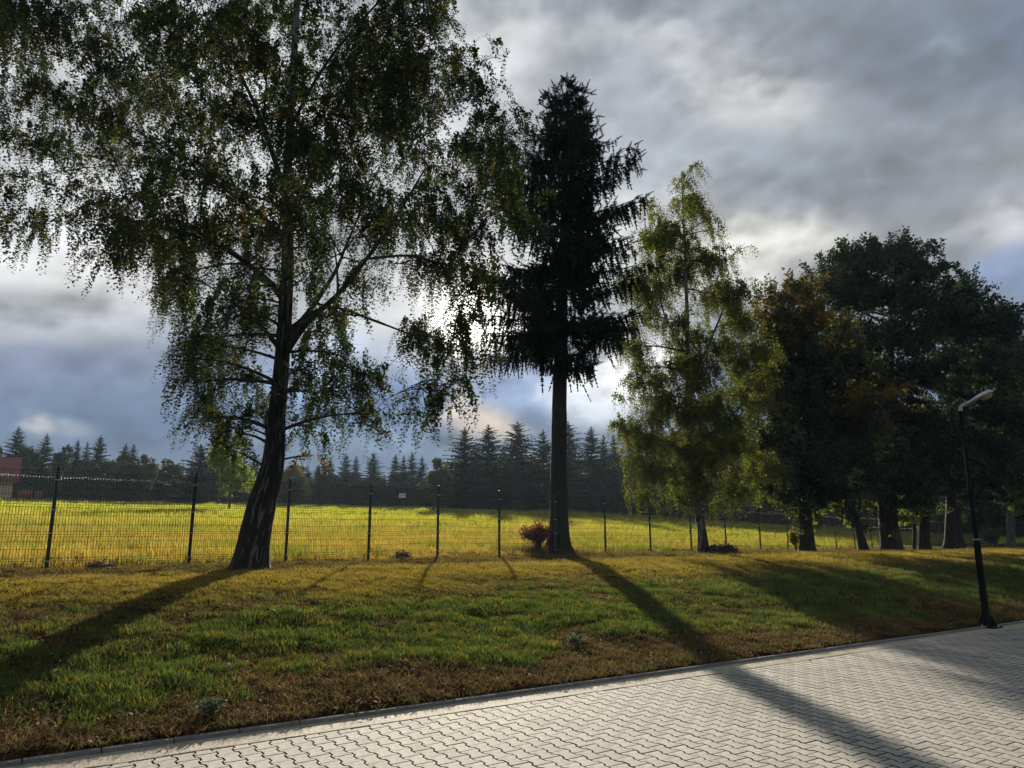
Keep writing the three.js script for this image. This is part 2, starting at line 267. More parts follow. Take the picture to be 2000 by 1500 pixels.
{
  const R = rngOf(77), short = new Copies(), straw = new Copies(), P = V();
  for (let d = 6.2; d < 62; d *= 1.012) {
    // rings round the camera, thinning out with distance
    const step = d * 0.012, dens = d < 10 ? 480 : d < 16 ? 330 : d < 26 ? 130 : 50, az0 = -0.68, az1 = 0.72, cnt = Math.round((az1 - az0) * d * step * dens);
    for (let k = 0; k < cnt; k++) {
      const az = lerp(az0, az1, R()), r = d + R() * step, x = Math.sin(az) * r, z = -Math.cos(az) * r, n = nOf(x, z);
      if (n < KERB - 0.012 || n > fenceN(sOf(x, z)) + 0.35) continue;
      const c = cover(x, z), q = R(), b = 0.92 + 0.72 * R(), big = r > 26 ? 1.9 : r > 16 ? 1.35 : 1;
      if (c.bare > 0.35 + 0.5 * R()) continue;
      P.set(x, height(x, z) - 0.005, z);
      if (q < c.green) { const sc = big * (0.7 + 0.7 * R()) * (0.7 + 0.5 * c.green + 1.3 * fbm(x * 1.9, z * 1.9, 3, 3)); const yl = clamp(c.yellow + (R() < 0.2 ? 0.7 : 0)); short.euler(P, 0.2 * (R() - 0.5), R() * 6.28, 0.2 * (R() - 0.5), sc, sc, sc, [lerp(0.062, 0.23, yl) * b, lerp(0.098, 0.175, yl) * b, lerp(0.014, 0.02, yl) * b]); }
      else { const sc = big * (0.6 + 0.8 * R()), w = R(), yl = c.yellow; straw.euler(P, 0.5 * (R() - 0.5), R() * 6.28, 0.5 * (R() - 0.5), sc, sc * 0.85, sc, w > 0.78 && yl < 0.5 ? [0.075 * b, 0.088 * b, 0.018 * b] : [lerp(lerp(0.085, 0.18, w), 0.3, yl) * b, lerp(lerp(0.054, 0.125, w), 0.23, yl) * b, lerp(lerp(0.022, 0.042, w), 0.034, yl) * b]); }
    }
  }
  const g = new THREE.Group(); g.name = 'bank_grass'; scene.add(g); tag(g, 'short green and straw-coloured grass covering the bank above the kerb', 'grass', null, 'stuff');
  short.build('green_grass', tuft(3, 10, 0.05, 0.06, 0.0026, 0.9), GRASS, g); straw.build('dry_grass', tuft(4, 9, 0.05, 0.06, 0.0024, 1.5), GRASS, g);
  console.log('bank', short.count, straw.count);

  const field = new Copies(), tall = new Copies();
  for (let d = 13; d < 128; d *= 1.015) {
    const step = d * 0.015, dens = d < 24 ? 60 : d < 34 ? 36 : d < 50 ? 13 : d < 75 ? 5 : 2.6, az0 = -0.68, az1 = 0.72, cnt = Math.round((az1 - az0) * d * step * dens);
    for (let k = 0; k < cnt; k++) {
      const az = lerp(az0, az1, R()), r = d + R() * step, x = Math.sin(az) * r, z = -Math.cos(az) * r, s = sOf(x, z), g2 = nOf(x, z) - fenceN(s);
      if (g2 < 0.15) continue;
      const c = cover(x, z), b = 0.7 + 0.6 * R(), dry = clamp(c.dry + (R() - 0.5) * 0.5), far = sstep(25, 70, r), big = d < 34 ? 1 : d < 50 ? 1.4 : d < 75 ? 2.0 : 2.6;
      P.set(x, height(x, z) - 0.01, z);
      const near = sstep(0.1, 2.5, g2), sc = (0.55 + 0.75 * R()) * lerp(0.45, 1, near) * (1 + 0.35 * noise(x * 0.5, z * 0.5, 6));
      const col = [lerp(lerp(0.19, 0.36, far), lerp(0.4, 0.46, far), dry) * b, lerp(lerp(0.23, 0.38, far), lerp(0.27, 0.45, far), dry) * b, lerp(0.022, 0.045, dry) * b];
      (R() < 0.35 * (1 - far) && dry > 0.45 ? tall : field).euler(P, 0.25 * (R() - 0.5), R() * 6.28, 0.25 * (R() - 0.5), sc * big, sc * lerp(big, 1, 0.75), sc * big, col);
    }
  }
  const m = new THREE.Group(); m.name = 'meadow_grass'; scene.add(m); tag(m, 'tall yellow-green grass of the sunlit meadow behind the fence', 'grass', null, 'stuff');
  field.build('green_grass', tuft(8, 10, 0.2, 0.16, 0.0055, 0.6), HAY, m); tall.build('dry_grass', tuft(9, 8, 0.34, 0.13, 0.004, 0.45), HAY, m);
  console.log('meadow', field.count, tall.count);

  // fallen leaves on the bank
  const leaf = new MB(); { const q = [[0, 0, -0.5], [-0.36, 0.1, -0.05], [0.36, 0.14, -0.05], [0, 0.03, 0.5], [0, -0.04, 0]].map((p) => leaf.vert(p[0], p[1], p[2], 0, 1, 0)); leaf.i.push(0, 1, 4, 0, 4, 2, 1, 3, 4, 4, 3, 2); }
  const fall = new Copies();
  for (let k = 0; k < 80000; k++) {
    const d = 6.3 + 44 * Math.pow(R(), 1.7), az = lerp(-0.68, 0.72, R()), x = Math.sin(az) * d, z = -Math.cos(az) * d, s = sOf(x, z), u = (nOf(x, z) - KERB) / (fenceN(s) - KERB);
    if (u < 0.005 || u > 1.03) continue;
    const c = cover(x, z); if (R() > 0.1 + 0.35 * (1 - c.green) + 0.25 * (1 - sstep(0.05, 0.3, u)) + 1.0 * Math.exp(-(((u - 0.86) / 0.13) ** 2)) + 0.15 * c.bare) continue;
    const q = R(), col = q < 0.5 ? [0.1, 0.048, 0.02] : q < 0.8 ? [0.17, 0.09, 0.034] : q < 0.88 ? [0.28, 0.19, 0.06] : q < 0.945 ? [0.26, 0.11, 0.035] : [0.42, 0.37, 0.29], sc = (0.028 + 0.042 * R() * R()) * (d > 20 ? 1.25 : 1);  // the last, pale colour paints specks of reflected light among the brown leaves
    fall.euler(P.set(x, height(x, z) + 0.012 + 0.03 * R() * R() + 0.015 * c.green, z), (R() - 0.5) * 1.3, R() * 6.28, (R() - 0.5) * 1.3, sc, sc, sc, col);
  }
  const fl = fall.build('fallen_leaves', leaf.geo(true), Object.assign(leafMat(1, 1, 1, 0.25, 'dead_leaf'), { specularIntensity: 0.2 }), scene); tag(fl, 'scattered brown fallen leaves, the palest painted as sun glints, lying over the bank and along the fence', 'fallen leaves', null, 'stuff');
  const one = [[1726, 1253, 'white', [0.6, 0.58, 0.54], 0.09, 'pale curled leaf lying on the paving near the gutter strip'], [1583, 1293, 'y', [0.4, 0.34, 0.05], 0.07, 'small yellow leaf lying alone on the sunlit paving'], [1098, 1334, 'b', [0.3, 0.17, 0.06], 0.08, 'brown leaf lying on the pale gutter strip at the kerb']];
  for (const [px, py, , col, sc, label] of one) { const r = look(px, py), t = -EYE / r.y, o = part(numbered('fallen_leaf'), leaf.geo(true), leafMat(...col, 0.2, 'dead_leaf'), scene); o.position.set(r.x * t, 0.014, EYE * 0 + r.z * t); o.scale.setScalar(sc); o.rotation.set(0.3, px, 0.2); tag(o, label, 'leaf'); }
}
//@@REST
// ------------------------------------------------------------------ wire mesh fence
// the posts were set at uneven distances; each stands where the photograph shows it along the line
const POSTS = [90, 368, 557, 719, 854, 975, 1085, 1183, 1271, 1351, 1419, 1486, 1540, 1589, 1634].map((px) => { let lo = -3, hi = 60; for (let k = 0; k < 40; k++) { const s = (lo + hi) / 2, [x, z] = ground2(s, fenceN(s)); (1000 + F * x / (-z * cp - 0.63 * sp) < px) ? lo = s : hi = s; } return lo; });
const fenceS = (i) => i < 0 ? POSTS[0] + i * 2.45 : i > 14 ? POSTS[14] + (i - 14) * 2.45 : POSTS[i];
const fencePoint = (i) => { const s = fenceS(i), [x, z] = ground2(s, fenceN(s)); return V(x, height(x, z), z); };
{
  const fence = thing('wire_fence', 'dark green wire mesh fence with black posts along the meadow', 'fence', fencePoint(0));
  const coat = std({ name: 'coated_steel', color: rgb(0.012, 0.016, 0.015), roughness: 0.42 }), wireM = std({ name: 'coated_wire', color: rgb(0.01, 0.018, 0.016), roughness: 0.2 }), zinc = std({ name: 'galvanised_clamp', color: rgb(0.42, 0.43, 0.45), roughness: 0.45, metalness: 0.6 });
  const H = 1.95, postG = new RoundedBoxGeometry(0.06, H + 0.4, 0.045, 1, 0.005), capG = new RoundedBoxGeometry(0.068, 0.03, 0.053, 1, 0.008), clampG = new RoundedBoxGeometry(0.085, 0.022, 0.062, 1, 0.004);
  // 2.5 m panel with four pressed folds
  const folds = [0.16, 0.66, 1.22, 1.72], prof = [[0.04, 0]];
  for (const f of folds) prof.push([f - 0.05, 0], [f, 0.035], [f + 0.05, 0]);
  prof.push([1.88, 0]);
  const panel = new MB(), L = 2.455;
  for (let k = 0; k <= 49; k++) { const x = -L / 2 + k * L / 49 * 0.998; panel.tube(prof.map(([y, z]) => V(x, y, z)), prof.map(() => 0.004), 4, null, false); }
  const rods = []; for (const f of folds) rods.push([f - 0.05, 0], [f, 0.035], [f + 0.05, 0]);
  for (const y of [0.38, 0.52, 0.84, 1.02, 1.4, 1.56, 1.84]) rods.push([y, 0]);
  for (const [y, z] of rods) panel.tube([V(-L / 2, y, z + 0.006), V(L / 2, y, z + 0.006)], [0.0036, 0.0036], 6, null, true);
  const panelG = panel.geo();
  for (let i = -3; i < 27; i++) {
    const p = fencePoint(i), q = fencePoint(i + 1), turn = Math.atan2(-(q.z - p.z), q.x - p.x);
    const post = part(numbered('fence_post'), postG, coat, fence); post.position.set(p.x, p.y + H / 2 - 0.2, p.z).sub(fence.position); post.rotation.y = turn;
    const cap = part('post_cap', capG, coat, post); cap.position.y = (H + 0.4) / 2 + 0.012;
    for (const y of [0.2, 0.72, 1.16, 1.74]) { const c = part('clamp', clampG, zinc, post); c.position.set(0, y - H / 2 + 0.2 - 0.02, 0.004); }
    const w = part(numbered('wire_panel'), panelG, wireM, fence); w.position.set((p.x + q.x) / 2, (p.y + q.y) / 2 + 0.02, (p.z + q.z) / 2).sub(fence.position); w.rotation.y = turn; w.rotation.order = 'YXZ'; w.rotation.z = Math.atan2(q.y - p.y, Math.hypot(q.x - p.x, q.z - p.z)); w.scale.x = (Math.hypot(q.x - p.x, q.z - p.z) - 0.045) / L;
  }
}

// ------------------------------------------------------------------ trees
const birchBark = (seed, lo, hi) => dataTex(256, 1024, (u, v) => {
  // v runs up the trunk; the black fissured plates of old bark at the foot give way to white bark with black scars
  const ca = Math.cos(u * 6.2832), sa = Math.sin(u * 6.2832), foot = sstep(hi, lo, v + 0.14 * noise(ca, sa, v * 6 + seed)), fis = noise(ca * 4 + seed, sa * 4, v * 34) + 0.7 * noise(ca * 9, sa * 9 + seed, v * 90), scar = noise(u * 3 + seed, v * 70, 2) > 0.32 ? 1 : 0;
  const plate = sstep(-0.15, 0.2, fis + 0.5 * foot - 0.12), k = clamp(Math.max(plate * (0.45 + 0.55 * foot), scar * 0.85 * (1 - foot), foot * 0.45)), g = 0.85 + 0.3 * tnoise(u, v, 60, 3);
  return [lerp(0.64, 0.12, k) * g, lerp(0.62, 0.11, k) * g, lerp(0.6, 0.105, k) * g];
}, true);
const roughBark = (r, g, b, seed, fx = 18) => dataTex(256, 512, (u, v) => { const ca = Math.cos(u * 6.2832), sa = Math.sin(u * 6.2832), f = noise(ca * fx * 0.4 + seed, sa * fx * 0.4, v * fx * 0.7) + 0.6 * noise(ca * fx, sa * fx + seed, v * fx * 2.4), k = 0.8 + 0.55 * f; return [r * k, g * k, b * k]; }, true);
const barkBump = dataTex(256, 512, (u, v) => { const k = 0.5 + 0.5 * tnoise(u, v * 0.5, 26, 4) + 0.35 * tnoise(u, v, 60, 8); return [k, k, k]; }, false, 2, 1);
const barkMat = (map, ry, name = 'bark') => { map.repeat.set(1, ry); return std({ name, map, bumpMap: barkBump, bumpScale: 0.02, roughness: 0.95 }); };
const twigMat = std({ name: 'twig_bark', color: rgb(0.045, 0.034, 0.028), roughness: 0.9 });
const flare = (seed, amt) => (a, len) => 1 + amt * Math.exp(-len / 0.35) * (0.55 + 0.45 * Math.cos(a * 3 + seed) + 0.25 * Math.cos(a * 5 + seed * 2)) + 0.05 * noise(Math.cos(a) * 2, Math.sin(a) * 2, len * 2.2 + seed);

// little sprays of leaves hung on a bit of twig; +y runs along the twig
function spray(seed, n, size, gap, wide, fold = 0.25) {
  const R = rngOf(seed), m = new MB();
  for (let k = 0; k < n; k++) {
    const a = k * 2.4 + R(), l = size * (0.75 + 0.5 * R()), w = l * wide, y0 = k * gap, out = V(Math.cos(a), 0.15 + 0.9 * (R() - 0.35), Math.sin(a)).normalize(), side = V(-Math.sin(a), (R() - 0.5) * 1.2, Math.cos(a)).normalize(), nn = V().crossVectors(out, side).normalize();
    const b = V(0, y0, 0).addScaledVector(out, size * 0.25), mid = b.clone().addScaledVector(out, l * 0.42), tip = b.clone().addScaledVector(out, l);
    const q = [b, mid.clone().addScaledVector(side, w * 0.5).addScaledVector(nn, w * fold), tip, mid.clone().addScaledVector(side, -w * 0.5).addScaledVector(nn, w * fold)].map((p) => m.vert(p.x, p.y, p.z, nn.x, nn.y, nn.z));
    m.i.push(q[0], q[1], q[2], q[0], q[2], q[3]);
  }
  return m.geo(true);
}
const bez = (a, b, c, n) => { const r = []; for (let k = 0; k <= n; k++) { const t = k / n, u = 1 - t; r.push(V(u * u * a.x + 2 * u * t * b.x + t * t * c.x, u * u * a.y + 2 * u * t * b.y + t * t * c.y, u * u * a.z + 2 * u * t * b.z + t * t * c.z)); } return r; };

/* A broadleaf tree grown into clumps of foliage. o: base point, trunk [[px, py, radius]], limbs [[[px, py, dz, radius] ...]], clumps [[px, py, rpx, dz?, tint?]],
   droop (length of the hanging twigs in metres, 0 for upright foliage), per m2 sprays, leaf geometry and material, colour(p, rng, tint) */
function growTree(o) {
  const R = rngOf(o.seed), root = thing(o.name, o.label, o.category || 'tree', o.base, o.group), B = o.base, z0 = B.z, pm = Math.hypot(z0, 0) * cp; // metres from pixels below
  const at = (px, py, dz = 0) => atZ(px, py, z0 + dz).sub(B);
  const nodes = [], trunkPts = o.trunk.map(([px, py], k) => k ? at(px, py, 0) : V(0, -0.12, 0));
  const sm = smooth(trunkPts, Math.max(26, o.trunk.length * 6)), rad = sm.map((_, k) => { const t = k / (sm.length - 1) * (o.trunk.length - 1), i = Math.min(Math.floor(t), o.trunk.length - 2); return lerp(o.trunk[i][2], o.trunk[i + 1][2], t - i); });
  const trunk = new MB(); trunk.tube(sm, rad, 14, flare(o.seed, o.flare ?? 0.45));
  let tl = 0; sm.forEach((p, k) => { if (k) tl += p.distanceTo(sm[k - 1]); if (k > 4) nodes.push([p, rad[k]]); });
  const tg = trunk.geo(true), uv = tg.attributes.uv; for (let i = 0; i < uv.count; i++) uv.setY(i, uv.getY(i) / tl);
  part('trunk', tg, o.bark, root);
  const limbs = new MB();
  for (const L of o.limbs || []) {
    const pts = smooth(L.map(([px, py, dz]) => at(px, py, dz)), L.length * 5), rr = pts.map((_, k) => { const t = k / (pts.length - 1) * (L.length - 1), i = Math.min(Math.floor(t), L.length - 2); return lerp(L[i][3], L[i + 1][3], t - i); });
    if (o.limbPart) { const lm = new MB(); lm.tube(pts, rr, 8, (a, l) => 1 + 0.06 * noise(Math.cos(a), Math.sin(a), l * 3)); const g = lm.geo(true), w = g.attributes.uv; for (let i = 0; i < w.count; i++) w.setY(i, 0.5 + w.getY(i) / tl * 0.5); part('limb', g, o.limbMat, root); }
    else limbs.tube(pts, rr, 7);
    pts.forEach((p, k) => k > 1 && nodes.push([p, rr[k]]));
  }
  const twigs = new MB(), leaves = new Copies(), P = V(), D = V(), C = V(), wind = o.wind || 0;
  const all = o.clumps.slice(); for (const c of o.clumps) for (let k = 0; k < (o.fill ?? 1); k++) if (c[2] > 28) all.push([c[0] + (R() - 0.5) * 1.5 * c[2], c[1] + (R() - 0.6) * 1.1 * c[2], c[2] * (0.6 + 0.3 * R()), (c[3] ?? 0) + (R() - 0.5) * 2 * (o.depth ?? 3), c[4]]);
  for (const [px0, py0, rp, dz0, tint] of all) {
    const px = px0 + (R() - 0.5) * (o.jit || 0), py = py0 + (R() - 0.5) * (o.jit || 0);
    const dz = dz0 ?? (R() - 0.5) * 2 * (o.depth ?? 3), rm = rp / F * (pm - dz) * 1.0, c = at(px, py, dz), rz = Math.min(rm, o.thick ?? 9) ;
    // the branch that carries this clump leaves the nearest thick wood that lies lower
    let best = null, bd = 1e9; for (const nd of nodes) { const q = nd[0], d = q.distanceTo(c) + (q.y > c.y + 0.1 ? 2.2 * (q.y - c.y) : 0) - nd[1] * 4 + (Math.hypot(q.x, q.z) > Math.hypot(c.x, c.z) ? 1 : 0); if (d < bd) { bd = d; best = nd; } }
    const s = best[0], len = s.distanceTo(c), mid = s.clone().lerp(c, 0.55); mid.y += len * (0.08 + 0.12 * R()); mid.x += (R() - 0.5) * len * 0.2; mid.z += (R() - 0.5) * len * 0.2;
    const br = bez(s, mid, c, 8), r0 = Math.min(best[1] * 0.6, 0.012 + len * 0.014 + rm * 0.012);
    limbs.tube(br, br.map((_, k) => lerp(r0, 0.009, k / 8)), 5, null, false);
    const sub = []; br.forEach((p, k) => { if (k > 2) nodes.push([p, lerp(r0, 0.009, k / 8)]); if (k > 3) sub.push(p); });
    const nb = Math.max(5, Math.round(5 + rm * rm * 13)), ends = [];
    for (let k = 0; k < nb; k++) {
      const f = sub[Math.floor(R() * sub.length)]; let e; do { e = V((R() * 2 - 1), (R() * 2 - 1), (R() * 2 - 1)); } while (e.lengthSq() > 1);
      e.set(c.x + e.x * rm, c.y + e.y * rm * 0.95 + rm * 0.12, c.z + e.z * rz);
      const m2 = f.clone().lerp(e, 0.5); m2.y += 0.12 * f.distanceTo(e); const b2 = bez(f, m2, e, 4); twigs.tube(b2, b2.map((_, i) => lerp(0.010, 0.003, i / 4) * (o.twig ?? 1)), 3, null, false);
      b2.forEach((p, i) => i && ends.push(p));
    }
    const strands = Math.round((o.strands ?? 16) * rm * rm * (0.8 + 0.4 * R())) + 3;
    for (let k = 0; k < strands; k++) {
      const a = ends[Math.floor(R() * ends.length)].clone().add(V((R() - 0.5) * 0.3, (R() - 0.5) * 0.3, (R() - 0.5) * 0.3)), th = R() * 6.283, out = 0.25 + 0.45 * R();
      if (o.droop) {
        const L = o.droop * (py < 420 && o.seed === 101 ? 0.6 : 1) * (0.25 + 0.95 * R()) * Math.min(1, 0.4 + rm), p0 = a.clone(), p1 = p0.clone().add(V(Math.cos(th) * out * 0.5, 0.1, Math.sin(th) * out * 0.5)), p2 = p1.clone().add(V(Math.cos(th) * out * 0.35 + wind * L + 0.1 * (R() - 0.5), -L, Math.sin(th) * out * 0.35));
        const st = bez(p0, p1, p2, 5); twigs.tube(st, st.map((_, i) => lerp(0.0035, 0.0016, i / 5) * (o.twig ?? 1)), 3, null, false);
        const cnt = Math.max(3, Math.round((L + 0.4) / o.gap));
        for (let i = 0; i < cnt; i++) { const t = (i + 0.3 + 0.6 * R()) / cnt, u = 1 - t; if (t < 0.1) continue; P.set(u * u * p0.x + 2 * u * t * p1.x + t * t * p2.x, u * u * p0.y + 2 * u * t * p1.y + t * t * p2.y, u * u * p0.z + 2 * u * t * p1.z + t * t * p2.z); D.set((p1.x - p0.x) * u + (p2.x - p1.x) * t, (p1.y - p0.y) * u + (p2.y - p1.y) * t, (p1.z - p0.z) * u + (p2.z - p1.z) * t); leaves.along(P, D, R() * 6.28, o.size * (0.75 + 0.5 * R()), o.colour(P, R, tint)); }
      } else {
        const L = (o.reach ?? 0.5) * (0.5 + R()), d = V(a.x - c.x, a.y - c.y + rm * 0.45, a.z - c.z).normalize(); d.x += (R() - 0.5) * 1.3; d.y += (R() - 0.5) * 0.9; d.z += (R() - 0.5) * 1.3; d.normalize();
        const e = a.clone().addScaledVector(d, L); twigs.tube([a, e], [0.004 * (o.twig ?? 1), 0.002 * (o.twig ?? 1)], 3, null, false);
        const cnt = Math.max(2, Math.round(L / o.gap)); for (let i = 0; i < cnt; i++) { P.copy(a).addScaledVector(d, L * (i + R()) / cnt); P.x += (R() - 0.5) * 0.12; P.y += (R() - 0.5) * 0.12; P.z += (R() - 0.5) * 0.12; leaves.along(P, d, R() * 6.28, o.size * (0.7 + 0.6 * R()), o.colour(P, R, tint)); }
      }
    }
  }
  part('branches', limbs.geo(true), o.limbMat || twigMat, root, 'stuff');
  if (twigs.i.length) part('twigs', twigs.geo(), twigMat, root, 'stuff');
  leaves.build('crown', o.leaf, o.leafMat, root);
  console.log(o.name, leaves.count, 'sprays,', twigs.i.length / 3, 'twig tris');
  return root;
}
const BIRCHLEAF = leafMat(1, 1, 1, 0.4, 'birch_leaf'), MAPLELEAF = leafMat(1, 1, 1, 0.5, 'maple_leaf');
const birchSpray = spray(21, 5, 0.056, 0.05, 0.85), birchSprayFar = spray(22, 6, 0.075, 0.06, 0.8), mapleSpray = spray(23, 8, 0.17, 0.05, 0.95);
const birchColour = (y) => (p, R, tint) => { const q = R(), b = 0.7 + 0.6 * R(); if (y > 0.3) return q < 0.4 ? [0.16 * b, 0.17 * b, 0.018 * b] : q < 0.94 ? [0.08 * b, 0.115 * b, 0.017 * b] : [0.24 * b, 0.16 * b, 0.018 * b]; return q < 0.015 + (tint === 'gold' ? 0.55 : 0) ? [0.3 * b, 0.15 * b, 0.015 * b] : q < 0.14 + y ? [0.085 * b, 0.095 * b, 0.016 * b] : [0.034 * b, 0.056 * b, 0.014 * b]; };
{
  const z1 = -15.6, base = onGround(485, z1);
  growTree({
    seed: 101, name: 'birch_tree', category: 'tree', label: 'large birch with thick leaning black and white trunk and wide drooping crown', base,
    trunk: [[485, 1105, 0.34], [497, 1050, 0.315], [512, 985, 0.29], [534, 900, 0.225], [542, 800, 0.18], [551, 700, 0.16], [558, 600, 0.155], [562, 500, 0.135], [561, 400, 0.12], [563, 300, 0.095], [572, 150, 0.075], [580, 0, 0.075], [590, -180, 0.05], [600, -330, 0.02]],
    bark: barkMat(birchBark(3, 0.2, 0.5), 1, 'birch_bark'), limbMat: std({ name: 'limb_bark', color: rgb(0.04, 0.036, 0.033), roughness: 0.9 }), limbPart: true, flare: 0.5,
    limbs: [
      [[556, 690, 0, 0.087], [600, 630, 0.2, 0.069], [660, 575, 0.6, 0.053], [720, 500, 1.0, 0.044], [770, 430, 1.2, 0.031], [830, 330, 1.6, 0.018]],
      [[560, 660, 0, 0.075], [610, 600, -0.3, 0.059], [655, 530, -0.8, 0.046], [680, 470, -1.2, 0.031], [740, 330, -1.8, 0.018]],
      [[556, 590, 0, 0.069], [520, 545, 0.2, 0.056], [450, 490, 0.8, 0.046], [380, 450, 1.4, 0.038], [300, 410, 1.9, 0.028], [250, 370, 2.2, 0.016]],
      [[560, 470, 0, 0.062], [510, 420, -0.4, 0.050], [440, 370, -1, 0.041], [370, 320, -1.5, 0.028], [260, 250, -2.2, 0.016]],
      [[562, 385, 0, 0.062], [535, 310, 0.3, 0.053], [505, 220, 0.7, 0.044], [460, 130, 1.1, 0.031], [400, 30, 1.6, 0.018]],
      [[562, 420, 0, 0.050], [610, 340, -0.4, 0.041], [660, 240, -0.9, 0.031], [700, 120, -1.5, 0.022]],
      [[565, 640, 0, 0.038], [640, 600, 1, 0.031], [740, 630, 1.4, 0.022], [830, 665, 1.7, 0.013]],
      [[720, 505, 1.0, 0.031], [800, 500, 1.2, 0.025], [880, 520, 1.5, 0.016]],
      [[566, 250, 0, 0.044], [640, 120, 1, 0.031], [760, -20, 1.6, 0.018]],
    ],
    clumps: [
      [20, 40, 90], [100, 60, 110], [60, 210, 95], [80, 330, 85], [80, 440, 45], [200, 130, 100], [180, 270, 100], [190, 400, 75], [235, 500, 40],
      [320, 60, 110], [310, 200, 100], [310, 330, 95], [300, 455, 70], [340, 540, 50], [440, 60, 110], [440, 200, 100], [420, 320, 80], [400, 450, 75], [380, 580, 65], [410, 670, 65, -0.6], [385, 750, 52, -0.8], [415, 815, 48, -1], [365, 680, 48], [470, 590, 60], [470, 730, 48, -1], [450, 850, 40, -1.2], [500, 800, 40, -1],
      [560, 50, 110], [580, 180, 100], [590, 290, 80], [640, 390, 80], [620, 490, 45], [490, 410, 40, -1, 'gold'],
      [690, 60, 120], [700, 190, 110], [720, 310, 100], [740, 430, 85], [690, 540, 48], [820, 60, 110], [830, 190, 110], [840, 310, 105], [860, 430, 95], [850, 530, 60],
      [860, 40, 60], [920, 190, 80], [950, 310, 85], [950, 420, 85], [940, 530, 65], [990, 240, 52], [1005, 380, 42], [920, 630, 45], [990, 300, 45],
      [650, 630, 50], [670, 710, 52, -0.8], [640, 780, 42, -1], [735, 750, 46], [728, 810, 30], [820, 640, 40], [850, 700, 48], [880, 770, 42], [840, 800, 34], [925, 700, 42], [600, 830, 32, -1.2], [600, 740, 42], [600, 900, 14, -1, 'gold'],
      [500, 470, 60], [470, 540, 52], [520, 350, 60], [450, 420, 55], [600, 560, 42], [520, 620, 46], [330, 430, 60], [270, 450, 50], [560, 430, 60, 1.5], [620, 430, 60, -1.5], [250, 30, 90], [380, 130, 90], [520, 110, 90], [640, 260, 80], [780, 250, 90], [790, 130, 90], [660, 140, 90], [520, 260, 70], [120, -140, 120], [300, -160, 130], [460, -180, 140], [620, -210, 150], [780, -130, 120], [520, -370, 120], [660, -360, 110], [870, -70, 70],
    ],
    depth: 3.4, thick: 1.9, fill: 3, jit: 24, droop: 1.0, gap: 0.085, strands: 39, size: 1, leaf: birchSpray, leafMat: BIRCHLEAF, colour: birchColour(0.06),
  });
  const zb = -14.2, b2 = onGround(-330, zb);
  growTree({
    seed: 102, name: 'birch_tree', label: 'drooping birch foliage reaching in at the left edge of the picture', base: b2,
    trunk: [[-330, 1100, 0.3], [-335, 800, 0.22], [-340, 500, 0.17], [-330, 200, 0.12], [-330, -150, 0.04]], bark: barkMat(birchBark(6, 0.1, 0.25), 1, 'birch_bark'),
    limbs: [[[-338, 560, 0, 0.1], [-230, 440, 0.3, 0.07], [-110, 340, 0.6, 0.04], [-30, 320, 0.6, 0.02]], [[-335, 360, 0, 0.08], [-180, 180, 0.4, 0.05], [-40, 60, 0.6, 0.025]]],
    clumps: [[-10, 360, 38, 0.6], [-20, 440, 30, 0.5], [-15, 530, 20, 0.5], [-70, 420, 60, 0.4], [-150, 500, 90], [-120, 300, 100], [-60, 130, 90], [-30, 20, 90], [-150, 60, 110], [-260, 250, 120], [-300, 20, 130], [-330, -150, 110], [-460, 200, 130], [-480, 450, 120], [-380, 600, 90], [-250, 620, 90]],
    depth: 2.4, thick: 1.2, droop: 1.1, gap: 0.075, strands: 44, size: 1, leaf: birchSpray, leafMat: BIRCHLEAF, colour: birchColour(0.15), flare: 0.4,
  });
  const z3 = -28.6, b3 = onGround(1372, z3);
